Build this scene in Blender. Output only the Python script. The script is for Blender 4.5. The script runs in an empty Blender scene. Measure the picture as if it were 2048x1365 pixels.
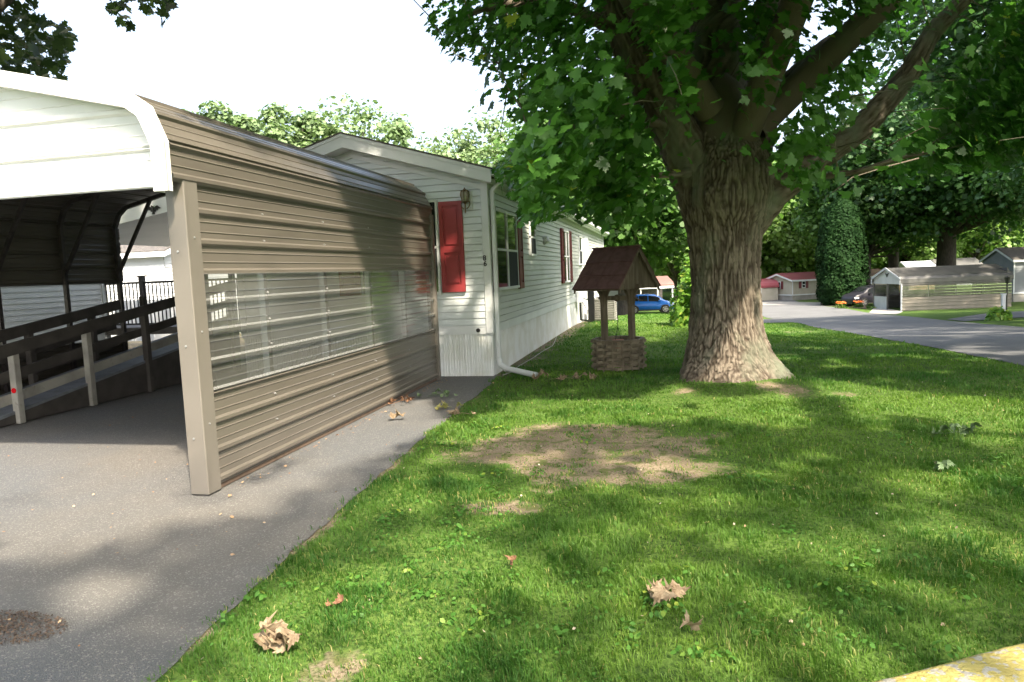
import bpy, bmesh, math, random
import numpy as np
from mathutils import Vector, Matrix
random.seed(7); RNG = np.random.default_rng(7)
scn = bpy.context.scene; COL = scn.collection
# ------------------------------------------------------------------ camera
F_PX, YAW, PITCH, ROLL, EYE = 1410.0, .2178, .0970, -.0401, 1.6
def cam_axes():
    cy, sy = math.cos(YAW), math.sin(YAW)
    fwd = np.array([-sy*math.cos(PITCH), cy*math.cos(PITCH), -math.sin(PITCH)])
    right = np.array([cy, sy, 0.]); up = np.cross(right, fwd)
    cr, sr = math.cos(ROLL), math.sin(ROLL)
    return cr*right+sr*up, -sr*right+cr*up, fwd
CR, CU, CF = cam_axes()
cam_d = bpy.data.cameras.new('camera'); cam = bpy.data.objects.new('camera', cam_d); COL.objects.link(cam)
cam_d.sensor_width = 36; cam_d.lens = F_PX/2048*36; cam_d.clip_start = .05; cam_d.clip_end = 2000
M = Matrix.Identity(4)
for i in range(3):
    M[i][0], M[i][1], M[i][2] = CR[i], CU[i], -CF[i]
M[2][3] = EYE
cam.matrix_world = M; scn.camera = cam
# ------------------------------------------------------------------ light
LA, LB = .53, .67                        # ground shift of a shadow per metre of height: -X, +Y
sun_dir = Vector((LA, -LB, 1)).normalized()
sun_el = math.asin(sun_dir.z)
W = bpy.data.worlds.new('World'); scn.world = W; W.use_nodes = True
nt = W.node_tree; nt.nodes.clear()
sky = nt.nodes.new('ShaderNodeTexSky'); sky.sky_type = 'NISHITA'; sky.sun_disc = False
sky.sun_elevation = sun_el; sky.sun_rotation = math.atan2(sun_dir.x, sun_dir.y)
sky.air_density = 1.0; sky.dust_density = 7.0; sky.ozone_density = 1.0; sky.altitude = 100
hs = nt.nodes.new('ShaderNodeHueSaturation'); hs.inputs['Saturation'].default_value = .72; hs.inputs['Value'].default_value = 1.0
bg = nt.nodes.new('ShaderNodeBackground'); bg.inputs['Strength'].default_value = .15
out = nt.nodes.new('ShaderNodeOutputWorld')
nt.links.new(sky.outputs[0], hs.inputs['Color']); nt.links.new(hs.outputs[0], bg.inputs['Color']); nt.links.new(bg.outputs[0], out.inputs[0])
sd = bpy.data.lights.new('sun', 'SUN'); sd.energy = 2.95; sd.angle = math.radians(1.3); sd.color = (1, .87, .68)
so = bpy.data.objects.new('sun', sd); COL.objects.link(so); so.location = (20, -25, 40)
so.rotation_euler = sun_dir.to_track_quat('Z', 'Y').to_euler()
scn.view_settings.view_transform = 'Standard'; scn.view_settings.look = 'None'
scn.view_settings.exposure = 2.06; scn.view_settings.gamma = 1
scn.cycles.max_bounces = 7; scn.cycles.diffuse_bounces = 4; scn.cycles.transparent_max_bounces = 12
scn.cycles.use_denoising = True
# ------------------------------------------------------------------ maths helpers
def sm(t): t = np.clip(t, 0, 1); return t*t*(3-2*t)
def T(x, y):
    """terrain height"""
    x = np.asarray(x, float); y = np.asarray(y, float)
    d = -.216*x+.976*y; s = 22+(12-22)*sm((x+1)/5); u = (d-s)*.062
    u = .5*(u+np.sqrt(u*u+.01)); u2 = 2.4-u
    return -(2.4-.5*(u2+np.sqrt(u2*u2+.004)))
def Tz(x, y): return float(T(x, y))
def at(px, py, d):
    """world point seen at photo pixel at a camera depth (used to measure real places)"""
    r = CF+CR*(px-1024)/F_PX-CU*(py-682.5)/F_PX
    p = r*d; return Vector((p[0], p[1], p[2]+EYE))
def proj(P):
    P = np.asarray(P, float); q = P-np.array([0, 0, EYE])
    z = q@CF; zz = np.where(np.abs(z) < 1e-6, 1e-6, z)
    return 1024+F_PX*(q@CR)/zz, 682.5-F_PX*(q@CU)/zz, z
def inpoly(px, py, poly):
    px = np.asarray(px); py = np.asarray(py); r = np.zeros(px.shape, bool); n = len(poly)
    for i in range(n):
        x1, y1 = poly[i]; x2, y2 = poly[(i+1) % n]
        if y1 == y2: continue
        c = ((y1 > py) != (y2 > py)) & (px < (x2-x1)*(py-y1)/(y2-y1)+x1)
        r ^= c
    return r
def _h(i, j, k, s=0):
    h = (i*73856093) ^ (j*19349663) ^ (k*83492791) ^ (s*2654435761)
    h = (h & 0x7fffffff)*1103515245+12345; h &= 0x7fffffff; h ^= h >> 13; h = (h*1274126177) & 0x7fffffff; h ^= h >> 15
    return h/0x7fffffff
def vn(x, y, z=0., s=0):
    x, y, z = np.broadcast_arrays(np.asarray(x, float), np.asarray(y, float), np.asarray(z, float))
    i, j, k = [np.floor(a).astype(np.int64) for a in (x, y, z)]
    u, v, w = [a*a*(3-2*a) for a in (x-i, y-j, z-k)]
    r = 0
    for a in (0, 1):
        for b in (0, 1):
            for c in (0, 1):
                r = r+_h(i+a, j+b, k+c, s)*(u if a else 1-u)*(v if b else 1-v)*(w if c else 1-w)
    return r
def fbm(x, y, z=0., o=4, s=0):
    r = 0; a = .5; t = 0
    for q in range(o):
        r = r+a*vn(np.asarray(x)*2**q, np.asarray(y)*2**q, np.asarray(z)*2**q, s+q); t += a; a *= .5
    return r/t
# ------------------------------------------------------------------ materials
def mat(name, col, col2=None, scale=4., rough=.6, metal=0., bump=0., bscale=60., spec=.5, col3=None, scale3=40., stretch=(1, 1, 1),
        trans=0., alpha=1., attr=None, w2=(.4, .6), w3=(.45, .6), coord='Object', coat=0.):
    m = bpy.data.materials.new(name); m.use_nodes = True; n = m.node_tree; L = n.links
    b = n.nodes['Principled BSDF']; b.inputs['Roughness'].default_value = rough; b.inputs['Metallic'].default_value = metal
    b.inputs['Specular IOR Level'].default_value = spec
    if coat: b.inputs['Coat Weight'].default_value = coat
    tc = n.nodes.new('ShaderNodeTexCoord'); mp = n.nodes.new('ShaderNodeMapping'); mp.inputs['Scale'].default_value = stretch
    L.new(tc.outputs[coord], mp.inputs[0])
    def noise(sc, det=6):
        t = n.nodes.new('ShaderNodeTexNoise'); t.inputs['Scale'].default_value = sc; t.inputs['Detail'].default_value = det
        L.new(mp.outputs[0], t.inputs[0]); return t.outputs['Fac']
    def ramp(src, w, c0=None, c1=None):
        r = n.nodes.new('ShaderNodeMapRange'); r.inputs[1].default_value = w[0]; r.inputs[2].default_value = w[1]; L.new(src, r.inputs[0]); return r.outputs[0]
    def mix(f, a, c):
        x = n.nodes.new('ShaderNodeMix'); x.data_type = 'RGBA'; L.new(f, x.inputs[0])
        for k, v in ((6, a), (7, c)):
            if isinstance(v, tuple): x.inputs[k].default_value = (*v, 1)
            else: L.new(v, x.inputs[k])
        return x.outputs[2]
    cur = tuple(col)
    if col2 is not None:
        if attr:
            a = n.nodes.new('ShaderNodeAttribute'); a.attribute_name = attr; cur = mix(a.outputs['Fac'], cur, tuple(col2))
        else: cur = mix(ramp(noise(scale), w2), cur, tuple(col2))
    if col3 is not None: cur = mix(ramp(noise(scale3), w3), cur, tuple(col3))
    if isinstance(cur, tuple): b.inputs['Base Color'].default_value = (*cur, 1)
    else: L.new(cur, b.inputs['Base Color'])
    if bump:
        bp = n.nodes.new('ShaderNodeBump'); bp.inputs['Strength'].default_value = min(1, bump*3 if bump < .3 else 1); bp.inputs['Distance'].default_value = bump*.02
        L.new(noise(bscale, 8), bp.inputs['Height']); L.new(bp.outputs[0], b.inputs['Normal'])
    last = b.outputs[0]
    if trans:
        t = n.nodes.new('ShaderNodeBsdfTranslucent'); ms = n.nodes.new('ShaderNodeMixShader'); ms.inputs[0].default_value = trans
        if isinstance(cur, tuple): t.inputs[0].default_value = (*[min(1, c*1.5) for c in cur], 1)
        else:
            g = n.nodes.new('ShaderNodeMix'); g.data_type = 'RGBA'; g.blend_type = 'MULTIPLY'; g.inputs[0].default_value = 1
            L.new(cur, g.inputs[6]); g.inputs[7].default_value = (1.55, 1.75, 1.05, 1); L.new(g.outputs[2], t.inputs[0])
        L.new(last, ms.inputs[1]); L.new(t.outputs[0], ms.inputs[2]); last = ms.outputs[0]
    if alpha < 1:
        t = n.nodes.new('ShaderNodeBsdfTransparent'); ms = n.nodes.new('ShaderNodeMixShader'); ms.inputs[0].default_value = alpha
        L.new(t.outputs[0], ms.inputs[1]); L.new(last, ms.inputs[2]); last = ms.outputs[0]
    L.new(last, n.nodes['Material Output'].inputs[0])
    return m
MT = {}
MT['white_vinyl'] = mat('white_vinyl', (.70, .73, .75), (.63, .66, .68), 1.5, .45, spec=.4)
MT['siding'] = mat('siding', (.71, .76, .79), (.65, .70, .73), 1.2, .5, spec=.35)
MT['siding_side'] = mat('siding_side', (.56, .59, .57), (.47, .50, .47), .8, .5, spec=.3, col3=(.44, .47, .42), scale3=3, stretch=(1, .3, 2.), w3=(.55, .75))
MT['skirt'] = mat('skirt', (.76, .79, .80), (.66, .68, .65), 3., .5, spec=.3)
MT['white_metal'] = mat('white_metal', (.80, .80, .79), (.74, .74, .72), 2, .35, spec=.5)
MT['brown_metal'] = mat('brown_metal', (.128, .115, .097), (.114, .103, .087), 1.5, .28, spec=.55, col3=(.088, .079, .067), scale3=7, stretch=(1, .15, 1.), w3=(.55, .8), bump=.03, bscale=9)
MT['brown_trim'] = mat('brown_trim', (.16, .147, .128), (.148, .136, .118), 2, .4, spec=.5)
MT['pale_grey'] = mat('pale_grey_siding', (.22, .24, .26), (.19, .21, .23), 1.5, .6)
MT['far_brown'] = mat('far_brown_metal', (.215, .195, .165), (.18, .165, .14), 1.5, .5)
MT['galv'] = mat('galvanised', (.50, .51, .52), (.40, .41, .42), 12, .4, metal=.5)
MT['dark_frame'] = mat('dark_frame', (.06, .055, .055), (.10, .09, .09), 8, .45, metal=.3)
MT['rust'] = mat('rust', (.085, .058, .042), (.13, .09, .065), 9, .8, bump=.2)
MT['shutter'] = mat('red_shutter', (.33, .040, .045), (.29, .036, .04), 3, .45)
MT['burgundy'] = mat('burgundy_shutter', (.16, .028, .035), (.13, .025, .03), 3, .5)
MT['shingle'] = mat('dark_shingle', (.07, .065, .062), (.12, .11, .10), 12, .9, bump=.5, bscale=80)
MT['glass'] = mat('window_glass', (.02, .024, .024), rough=.04, spec=.8)
MT['car_glass'] = mat('car_glass', (.015, .018, .02), rough=.15, spec=.35)
MT['screen'] = mat('insect_screen', (.035, .04, .042), rough=.8, spec=.15)
MT['brass'] = mat('aged_brass', (.25, .19, .09), (.10, .075, .045), 30, .35, metal=.8)
MT['lampglass'] = mat('lamp_glass', (.35, .33, .27), rough=.15, spec=.8)
MT['black'] = mat('black_paint', (.012, .012, .013), rough=.4)
MT['wood_dark'] = mat('weathered_wood', (.20, .16, .115), (.12, .092, .066), 3, .85, bump=.3, bscale=30, stretch=(6, 6, .6))
MT['wood_well'] = mat('well_wood', (.27, .225, .16), (.16, .13, .09), 5, .85, bump=.3, bscale=25, col3=(.13, .14, .085), scale3=8, w3=(.6, .8))
MT['well_shingle'] = mat('well_shingle', (.165, .085, .080), (.12, .062, .058), 9, .9, bump=.5, bscale=120)
MT['ramp_wood'] = mat('painted_ramp_wood', (.42, .41, .37), (.30, .29, .26), 3, .7, bump=.2, bscale=20, col3=(.2, .18, .15), scale3=9, w3=(.62, .75))
MT['ramp_dark'] = mat('stained_rail_wood', (.062, .056, .052), (.088, .080, .073), 4, .8)
MT['deck'] = mat('painted_deck', (.20, .22, .25), (.16, .175, .2), 5, .55)
MT['yellow'] = mat('peeling_yellow', (.62, .45, .05), (.70, .54, .12), 5, .75, col3=(.40, .37, .32), scale3=9, w3=(.5, .56), bump=.5, bscale=60)
MT['kerb_yellow'] = mat('peeling_kerb_yellow', (.50, .43, .15), (.40, .33, .10), 6, .85, col3=(.38, .36, .32), scale3=22, w3=(.53, .56), bump=.6, bscale=70)
MT['reflector'] = mat('red_reflector', (.75, .01, .02), rough=.25)
MT['asphalt'] = mat('asphalt', (.172, .163, .150), (.135, .144, .156), .38, .85, bump=1.2, bscale=150, col3=(.30, .29, .27), scale3=95, w3=(.55, .66))
MT['road'] = mat('road_asphalt', (.134, .140, .147), (.112, .117, .124), .5, .8, bump=.4, bscale=120, col3=(.16, .165, .17), scale3=60, w3=(.5, .7), spec=.3)
MT['concrete'] = mat('concrete', (.36, .345, .32), (.29, .28, .26), 1.5, .85, bump=.2, bscale=60)
MT['mulch'] = mat('mulch', (.05, .038, .028), (.09, .07, .05), 9, .95, bump=.8, bscale=20)
MT['grey_siding'] = mat('grey_siding', (.44, .47, .50), (.39, .42, .45), 1.5, .55)
MT['beige_siding'] = mat('beige_siding', (.42, .39, .32), (.37, .35, .28), 1.5, .6)
MT['tan_siding'] = mat('tan_siding', (.50, .36, .20), (.44, .32, .18), 1.5, .6)
MT['grey_roof'] = mat('grey_roof_metal', (.115, .115, .112), (.09, .09, .088), 1.5, .4, spec=.5)
MT['red_roof'] = mat('burgundy_roof_metal', (.30, .07, .085), (.25, .055, .07), 1., .4, spec=.5)
MT['pink_roof'] = mat('faded_red_roof', (.22, .11, .095), (.18, .09, .078), 1.5, .55)
MT['car_blue'] = mat('blue_car_paint', (.02, .16, .58), rough=.25, spec=.6, coat=.8)
MT['car_dark'] = mat('charcoal_car_paint', (.022, .022, .030), rough=.35, spec=.3, coat=.15)
MT['car_plastic'] = mat('car_plastic', (.03, .03, .032), rough=.6)
MT['tyre'] = mat('tyre', (.018, .018, .018), rough=.85)
MT['rim'] = mat('alloy_rim', (.62, .62, .63), rough=.3, metal=.7)
MT['headlight'] = mat('headlight_glass', (.7, .72, .75), rough=.1, spec=.9)
MT['taillight'] = mat('taillight', (.35, .01, .01), rough=.2)
MT['ac_metal'] = mat('ac_metal', (.27, .265, .25), (.22, .215, .205), 4, .5)
MT['dryleaf'] = mat('dry_leaf', (.19, .135, .085), (.31, .24, .16), 30, .75, trans=.15)
MT['redleaf'] = mat('rust_brown_leaf', (.15, .070, .036), (.22, .12, .065), 30, .75)
MT['yellowleaf'] = mat('yellowing_leaf', (.26, .24, .08), (.18, .19, .06), 14, .7, trans=.2)
MT['greenleaf'] = mat('fallen_green_leaf', (.09, .15, .06), (.13, .19, .09), 14, .6)
MT['clay'] = mat('clay_pot', (.42, .16, .09), (.35, .13, .07), 9, .8)
MT['redshed'] = mat('red_barn_paint', (.50, .10, .075), (.45, .09, .065), 3, .7)
def leafmat(name, c1, c2, trans=.35, rough=.45, spec=.4, c3=(.34, .38, .06)):
    m = mat(name, c1, c2, attr='rnd', rough=rough, trans=trans, spec=spec); n = m.node_tree
    mx = [q for q in n.nodes if q.type == 'MIX' and q.blend_type == 'MIX'][0]; src = mx.inputs[0].links[0].from_socket
    cr = n.nodes.new('ShaderNodeValToRGB'); e = cr.color_ramp.elements
    e[0].position = 0; e[0].color = (*c1, 1); e[1].position = .80; e[1].color = (*c2, 1); k = e.new(1.); k.color = (*c3, 1)
    n.links.new(src, cr.inputs[0])
    for l in list(mx.outputs[2].links): n.links.new(cr.outputs[0], l.to_socket)
    return m
MT['maple_leaf'] = leafmat('maple_leaf', (.027, .092, .018), (.085, .205, .034), .52, .40, .45, (.30, .36, .05))
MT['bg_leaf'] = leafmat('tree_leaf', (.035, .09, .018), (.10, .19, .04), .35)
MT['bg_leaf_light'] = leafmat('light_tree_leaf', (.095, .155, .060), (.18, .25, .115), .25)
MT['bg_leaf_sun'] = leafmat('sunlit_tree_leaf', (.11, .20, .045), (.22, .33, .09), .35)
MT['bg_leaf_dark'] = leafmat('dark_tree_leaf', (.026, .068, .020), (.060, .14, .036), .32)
MT['oak_leaf'] = leafmat('oak_leaf', (.022, .045, .014), (.05, .085, .02), .25)
MT['arb_leaf'] = leafmat('arborvitae_leaf', (.006, .024, .006), (.016, .046, .010), .1, .7, .12, (.03, .08, .02))
MT['shrub_leaf'] = leafmat('shrub_leaf', (.10, .22, .03), (.2, .36, .05), .4)
MT['grass_blade'] = leafmat('grass_blade', (.046, .130, .020), (.16, .26, .042), .35, .5, .25, (.42, .34, .16))
MT['weed_leaf'] = leafmat('weed_leaf', (.045, .135, .022), (.10, .23, .04), .35, .5, .3)
# glass-clear corrugated plastic
def clear_mat():
    m = bpy.data.materials.new('clear_corrugated_plastic'); m.use_nodes = True; n = m.node_tree; L = n.links
    b = n.nodes['Principled BSDF']; b.inputs['Base Color'].default_value = (.17, .17, .155, 1); b.inputs['Roughness'].default_value = .2
    g = n.nodes.new('ShaderNodeBsdfGlossy'); g.inputs['Roughness'].default_value = .12
    t = n.nodes.new('ShaderNodeBsdfTransparent'); t.inputs[0].default_value = (.78, .79, .76, 1)
    fr = n.nodes.new('ShaderNodeFresnel'); fr.inputs[0].default_value = 1.9
    m1 = n.nodes.new('ShaderNodeMixShader'); m1.inputs[0].default_value = .45
    L.new(t.outputs[0], m1.inputs[1]); L.new(b.outputs[0], m1.inputs[2])
    m2 = n.nodes.new('ShaderNodeMixShader'); L.new(fr.outputs[0], m2.inputs[0]); L.new(m1.outputs[0], m2.inputs[1]); L.new(g.outputs[0], m2.inputs[2])
    L.new(m2.outputs[0], n.nodes['Material Output'].inputs[0]); return m
MT['clear'] = clear_mat()
MT['clear_rib'] = clear_mat(); _n = MT['clear_rib'].node_tree.nodes; _n['Mix Shader'].inputs[0].default_value = .5; _n['Principled BSDF'].inputs['Base Color'].default_value = (.36, .37, .36, 1)  # ribs whiter: edge scatter, plus the sky glint put into their colour
MT['clear_thin'] = clear_mat(); MT['clear_thin'].node_tree.nodes['Mix Shader'].inputs[0].default_value = .04
MT['clear_thin'].node_tree.nodes['Fresnel'].inputs[0].default_value = 1.2
# ------------------------------------------------------------------ object helpers
OFF = {}
def tag(o, label=None, cat=None, group=None, kind=None):
    if label: o['label'] = label
    if cat: o['category'] = cat
    if group: o['group'] = group
    if kind: o['kind'] = kind
    return o
def thing(name, label, cat, loc=(0, 0, 0), rotz=0, group=None):
    o = bpy.data.objects.new(name, None); COL.objects.link(o); o.location = loc; o.rotation_euler = (0, 0, rotz)
    o.empty_display_size = .2; OFF[o.name] = Vector(loc) if rotz == 0 else Vector((0, 0, 0))
    return tag(o, label, cat, group)
def copytree(o, parent=None):
    c = o.copy(); COL.objects.link(c)
    if parent is not None: c.parent = parent
    for ch in list(o.children): copytree(ch, c)
    return c
class MB:
    def __init__(s): s.v = []; s.f = []
    def add(s, v, f):
        n = len(s.v); s.v += [tuple(p) for p in v]; s.f += [tuple(i+n for i in q) for q in f]; return s
    def box(s, a, b, M=None):
        (x0, y0, z0), (x1, y1, z1) = a, b
        v = [(x, y, z) for z in (z0, z1) for y in (y0, y1) for x in (x0, x1)]
        if M is not None: v = [M@Vector(p) for p in v]
        return s.add(v, [(0, 2, 3, 1), (4, 5, 7, 6), (0, 1, 5, 4), (2, 6, 7, 3), (0, 4, 6, 2), (1, 3, 7, 5)])
    def beam(s, a, b, w, h, up=(0, 0, 1)):
        a, b = Vector(a), Vector(b); d = (b-a).normalized(); u = Vector(up); x = d.cross(u)
        if x.length < 1e-4: x = d.cross(Vector((1, 0, 0)))
        x.normalize(); z = x.cross(d)
        v = [p+x*w/2*i+z*h/2*j for p in (a, b) for i, j in ((-1, -1), (1, -1), (1, 1), (-1, 1))]
        return s.add(v, [(3, 2, 1, 0), (4, 5, 6, 7), (0, 1, 5, 4), (1, 2, 6, 5), (2, 3, 7, 6), (3, 0, 4, 7)])
    def tube(s, pts, rad, n=8, cap=True):
        pts = [Vector(p) for p in pts]; rad = [rad]*len(pts) if isinstance(rad, (int, float)) else rad
        rings = []; px = None
        for i, p in enumerate(pts):
            d = (pts[min(i+1, len(pts)-1)]-pts[max(i-1, 0)]).normalized()
            x = d.orthogonal().normalized() if px is None else (px-d*px.dot(d)).normalized()
            px = x; y = d.cross(x)
            rings.append([p+(x*math.cos(2*math.pi*k/n)+y*math.sin(2*math.pi*k/n))*rad[i] for k in range(n)])
        v = [q for r in rings for q in r]; f = []
        for i in range(len(rings)-1):
            for k in range(n):
                f.append((i*n+k, i*n+(k+1) % n, (i+1)*n+(k+1) % n, (i+1)*n+k))
        if cap: f.append(tuple(range(n-1, -1, -1))); f.append(tuple((len(rings)-1)*n+k for k in range(n)))
        return s.add(v, f)
    def prism(s, poly, a, b, fn):
        """poly of (u,v), extruded from a to b, fn(u,v,w)->xyz"""
        n = len(poly); v = [fn(u, w, a) for u, w in poly]+[fn(u, w, b) for u, w in poly]
        return s.add(v, [tuple(range(n-1, -1, -1)), tuple(range(n, 2*n))]+[(i, (i+1) % n, n+(i+1) % n, n+i) for i in range(n)])
    def build(s, name, m, parent=None, smooth=False, label=None, bevel=0):
        me = bpy.data.meshes.new(name)
        off = OFF.get(parent.name, Vector((0, 0, 0))) if parent is not None else Vector((0, 0, 0))
        me.from_pydata([(p[0]-off.x, p[1]-off.y, p[2]-off.z) for p in s.v], [], s.f); me.update()
        bm = bmesh.new(); bm.from_mesh(me); bmesh.ops.recalc_face_normals(bm, faces=bm.faces)
        if bevel: bmesh.ops.bevel(bm, geom=bm.edges[:], offset=bevel, segments=1, affect='EDGES', clamp_overlap=True)
        bm.to_mesh(me); bm.free()
        me.materials.append(MT[m] if isinstance(m, str) else m)
        if smooth: me.polygons.foreach_set('use_smooth', [True]*len(me.polygons))
        o = bpy.data.objects.new(name, me); COL.objects.link(o)
        if parent is not None: o.parent = parent; OFF[o.name] = off
        if label: o['label'] = label
        return o
def raw_mesh(name, V, counts, idx, m, rnd=None, parent=None, smooth=False):
    """fast mesh from numpy: V (n,3), counts per face, flat loop indices"""
    me = bpy.data.meshes.new(name); me.vertices.add(len(V)); me.loops.add(len(idx)); me.polygons.add(len(counts))
    me.vertices.foreach_set('co', np.ascontiguousarray(V, np.float32).ravel())
    me.loops.foreach_set('vertex_index', np.ascontiguousarray(idx, np.int32).ravel())
    st = np.concatenate([[0], np.cumsum(counts)[:-1]]).astype(np.int32)
    me.polygons.foreach_set('loop_start', st)
    me.update(calc_edges=True)
    if smooth: me.polygons.foreach_set('use_smooth', np.ones(len(counts), bool))
    if rnd is not None:
        a = me.attributes.new('rnd', 'FLOAT', 'POINT'); a.data.foreach_set('value', np.ascontiguousarray(rnd, np.float32))
    me.materials.append(MT[m] if isinstance(m, str) else m); me.validate()
    o = bpy.data.objects.new(name, me); COL.objects.link(o)
    if parent is not None: o.parent = parent; OFF[o.name] = OFF.get(parent.name, Vector((0, 0, 0)))
    return o
def inst(tv, tf, P, R, S, rnd):
    """N copies of a template (tv verts, tf faces): returns V, counts, idx, rnd per vertex"""
    tv = np.array(tv, float); N = len(P); nv = len(tv)
    V = np.einsum('nij,vj->nvi', R*np.asarray(S)[:, None, None], tv)+P[:, None, :]
    flat = np.array([i for f in tf for i in f]); cnt = np.array([len(f) for f in tf])
    idx = (flat[None, :]+np.arange(N)[:, None]*nv).ravel()
    return V.reshape(-1, 3), np.tile(cnt, N), idx, np.repeat(rnd, nv)
def rand_rot(N, nrm, jitter, rng=RNG):
    """rotation matrices whose local Z is near nrm, spin random"""
    z = nrm+rng.normal(0, jitter, (N, 3)); z /= np.linalg.norm(z, axis=1)[:, None]+1e-9
    a = rng.normal(0, 1, (N, 3)); x = a-(a*z).sum(1)[:, None]*z; x /= np.linalg.norm(x, axis=1)[:, None]+1e-9
    y = np.cross(z, x); return np.stack([x, y, z], axis=2)
_half = [(0, 0), (.13, -.08), (.36, -.09), (.31, .07), (.50, .09), (.47, .20), (.69, .36), (.50, .40), (.48, .52), (.29, .45), (.25, .58), (.34, .72), (.17, .74)]
MAPLE = [(x, y-.35, abs(x)*-.18) for x, y in _half]+[(0, .68, -.05)]+[(-x, y-.35, abs(x)*-.18) for x, y in _half[:0:-1]]
MAPLE = [(x, y, z) for x, y, z in MAPLE]
MAPLE_F = [tuple(range(len(MAPLE)))]
CARD = [(-.5, -.1, 0), (-.15, -.5, .08), (.3, -.35, 0), (.5, .1, -.08), (.1, .25, .05), (.05, .55, 0), (-.3, .3, -.05)]
CARD_F = [tuple(range(7))]
OVAL = [(0, -.5, 0), (.28, -.2, .04), (.3, .15, .05), (0, .5, -.05), (-.3, .15, .05), (-.28, -.2, .04)]
OVAL_F = [tuple(range(6))]
# ------------------------------------------------------------------ ground
def gt(px, py):
    r = CF+CR*(px-1024)/F_PX-CU*(py-682.5)/F_PX
    t = np.geomspace(1, 200, 6000); X = r[0]*t; Y = r[1]*t; Z = r[2]*t+EYE
    k = np.argmax(Z < T(X, Y)); return (float(X[k]), float(Y[k]))
EDGE = [(-1.95, 0), (-2.02, 1.5), (-2.08, 2.43), (-2.2, 3.77), (-2.33, 5.5), (-2.42, 7.11), (-2.5, 9.75), (-2.62, 10.6)]
def edge_x(y):
    y = np.asarray(y, float); return np.interp(y, [p[1] for p in EDGE], [p[0] for p in EDGE])+.07*(fbm(y*1.7, 3.3, o=3, s=4)-.5)+.05*(vn(y*9, 1.3)-.5)
ROADN = [(9.5, -20), (6.8, -2), (5.5, 5), (4.95, 11.1), (4.72, 13.2), (4.75, 16), (4.95, 20), (5.1, 23), (5.3, 28), (5.8, 32.5), (6.0, 37.2)]
def road_x(y): return np.interp(y, [p[1] for p in ROADN], [p[0] for p in ROADN])+.06*(vn(np.asarray(y)*2.3, .5)-.5)
DIRT = [((-.85, 6.55), (1.2, .75), 20), ((-.40, 5.75), (1.0, .65), 0), ((-1.15, 4.6), (.26, .16), 0), ((.0, 6.3), (.55, .6), 0), ((-.9, 5.7), (.65, .5), 0)]
def dirt(x, y):
    x = np.asarray(x, float); y = np.asarray(y, float); r = np.zeros(np.broadcast(x, y).shape)
    n = (fbm(x*2.2, y*2.2, o=4, s=11)-.5)*1.3
    for (cx, cy), (rx, ry), a in DIRT:
        c, s = math.cos(math.radians(a)), math.sin(math.radians(a)); u = ((x-cx)*c+(y-cy)*s)/rx; v = (-(x-cx)*s+(y-cy)*c)/ry
        r = np.maximum(r, 1.28-np.hypot(u, v)+n*1.25)
    for cx, cy, rr in ((1.5, 8.85, .62), (1.95, 8.75, .4), (.2, 8.8, .34), (-1.35, 2.5, .24), (4.1, 23.5, 1.6)):
        r = np.maximum(r, .9-np.hypot(x-cx, y-cy)/rr+n*1.0)
    r = np.maximum(r, .8-np.abs(x-edge_x(y))/.07+n)                 # worn strip along the asphalt
    r = np.maximum(r, (.75-(x+2.65)/.75+n*1.1)*(y > 10.2)*(y < 26))    # thin mossy strip by the skirting
    return np.clip(r, 0, 1)
def axis(fine0, fine1, st, far0, far1, mid, mst):
    a = list(np.arange(fine0, fine1, st)); x = a[-1]; s = st
    while x < mid: s = min(mst, s*1.15); x += s; a.append(x)
    while x < far1: s *= 1.25; x += s; a.append(x)
    x = a[0]; s = st
    while x > far0: s *= 1.3; x -= s; a.insert(0, x)
    return np.array(a)
gx = axis(-3.2, 6.5, .11, -350, 380, 40, 1.2); gy = axis(1.0, 13.0, .11, -300, 450, 95, 1.2)
GX, GY = np.meshgrid(gx, gy, indexing='ij'); nx, ny = GX.shape
bumpy = (fbm(GX*.9, GY*.9, o=3, s=2)-.5)*.06*np.clip((GX-edge_x(GY))/.6, 0, 1)*np.clip((road_x(GY)-GX)/.8, 0, 1)*(GY < 40)*(GY > -6)
mound = .13*np.exp(-(np.hypot(GX-.85, GY-9.7)/1.15)**2)
V = np.stack([GX, GY, T(GX, GY)+bumpy+mound], -1).reshape(-1, 3)
I = np.arange(nx*ny).reshape(nx, ny); Q = np.stack([I[:-1, :-1], I[1:, :-1], I[1:, 1:], I[:-1, 1:]], -1).reshape(-1)
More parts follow.
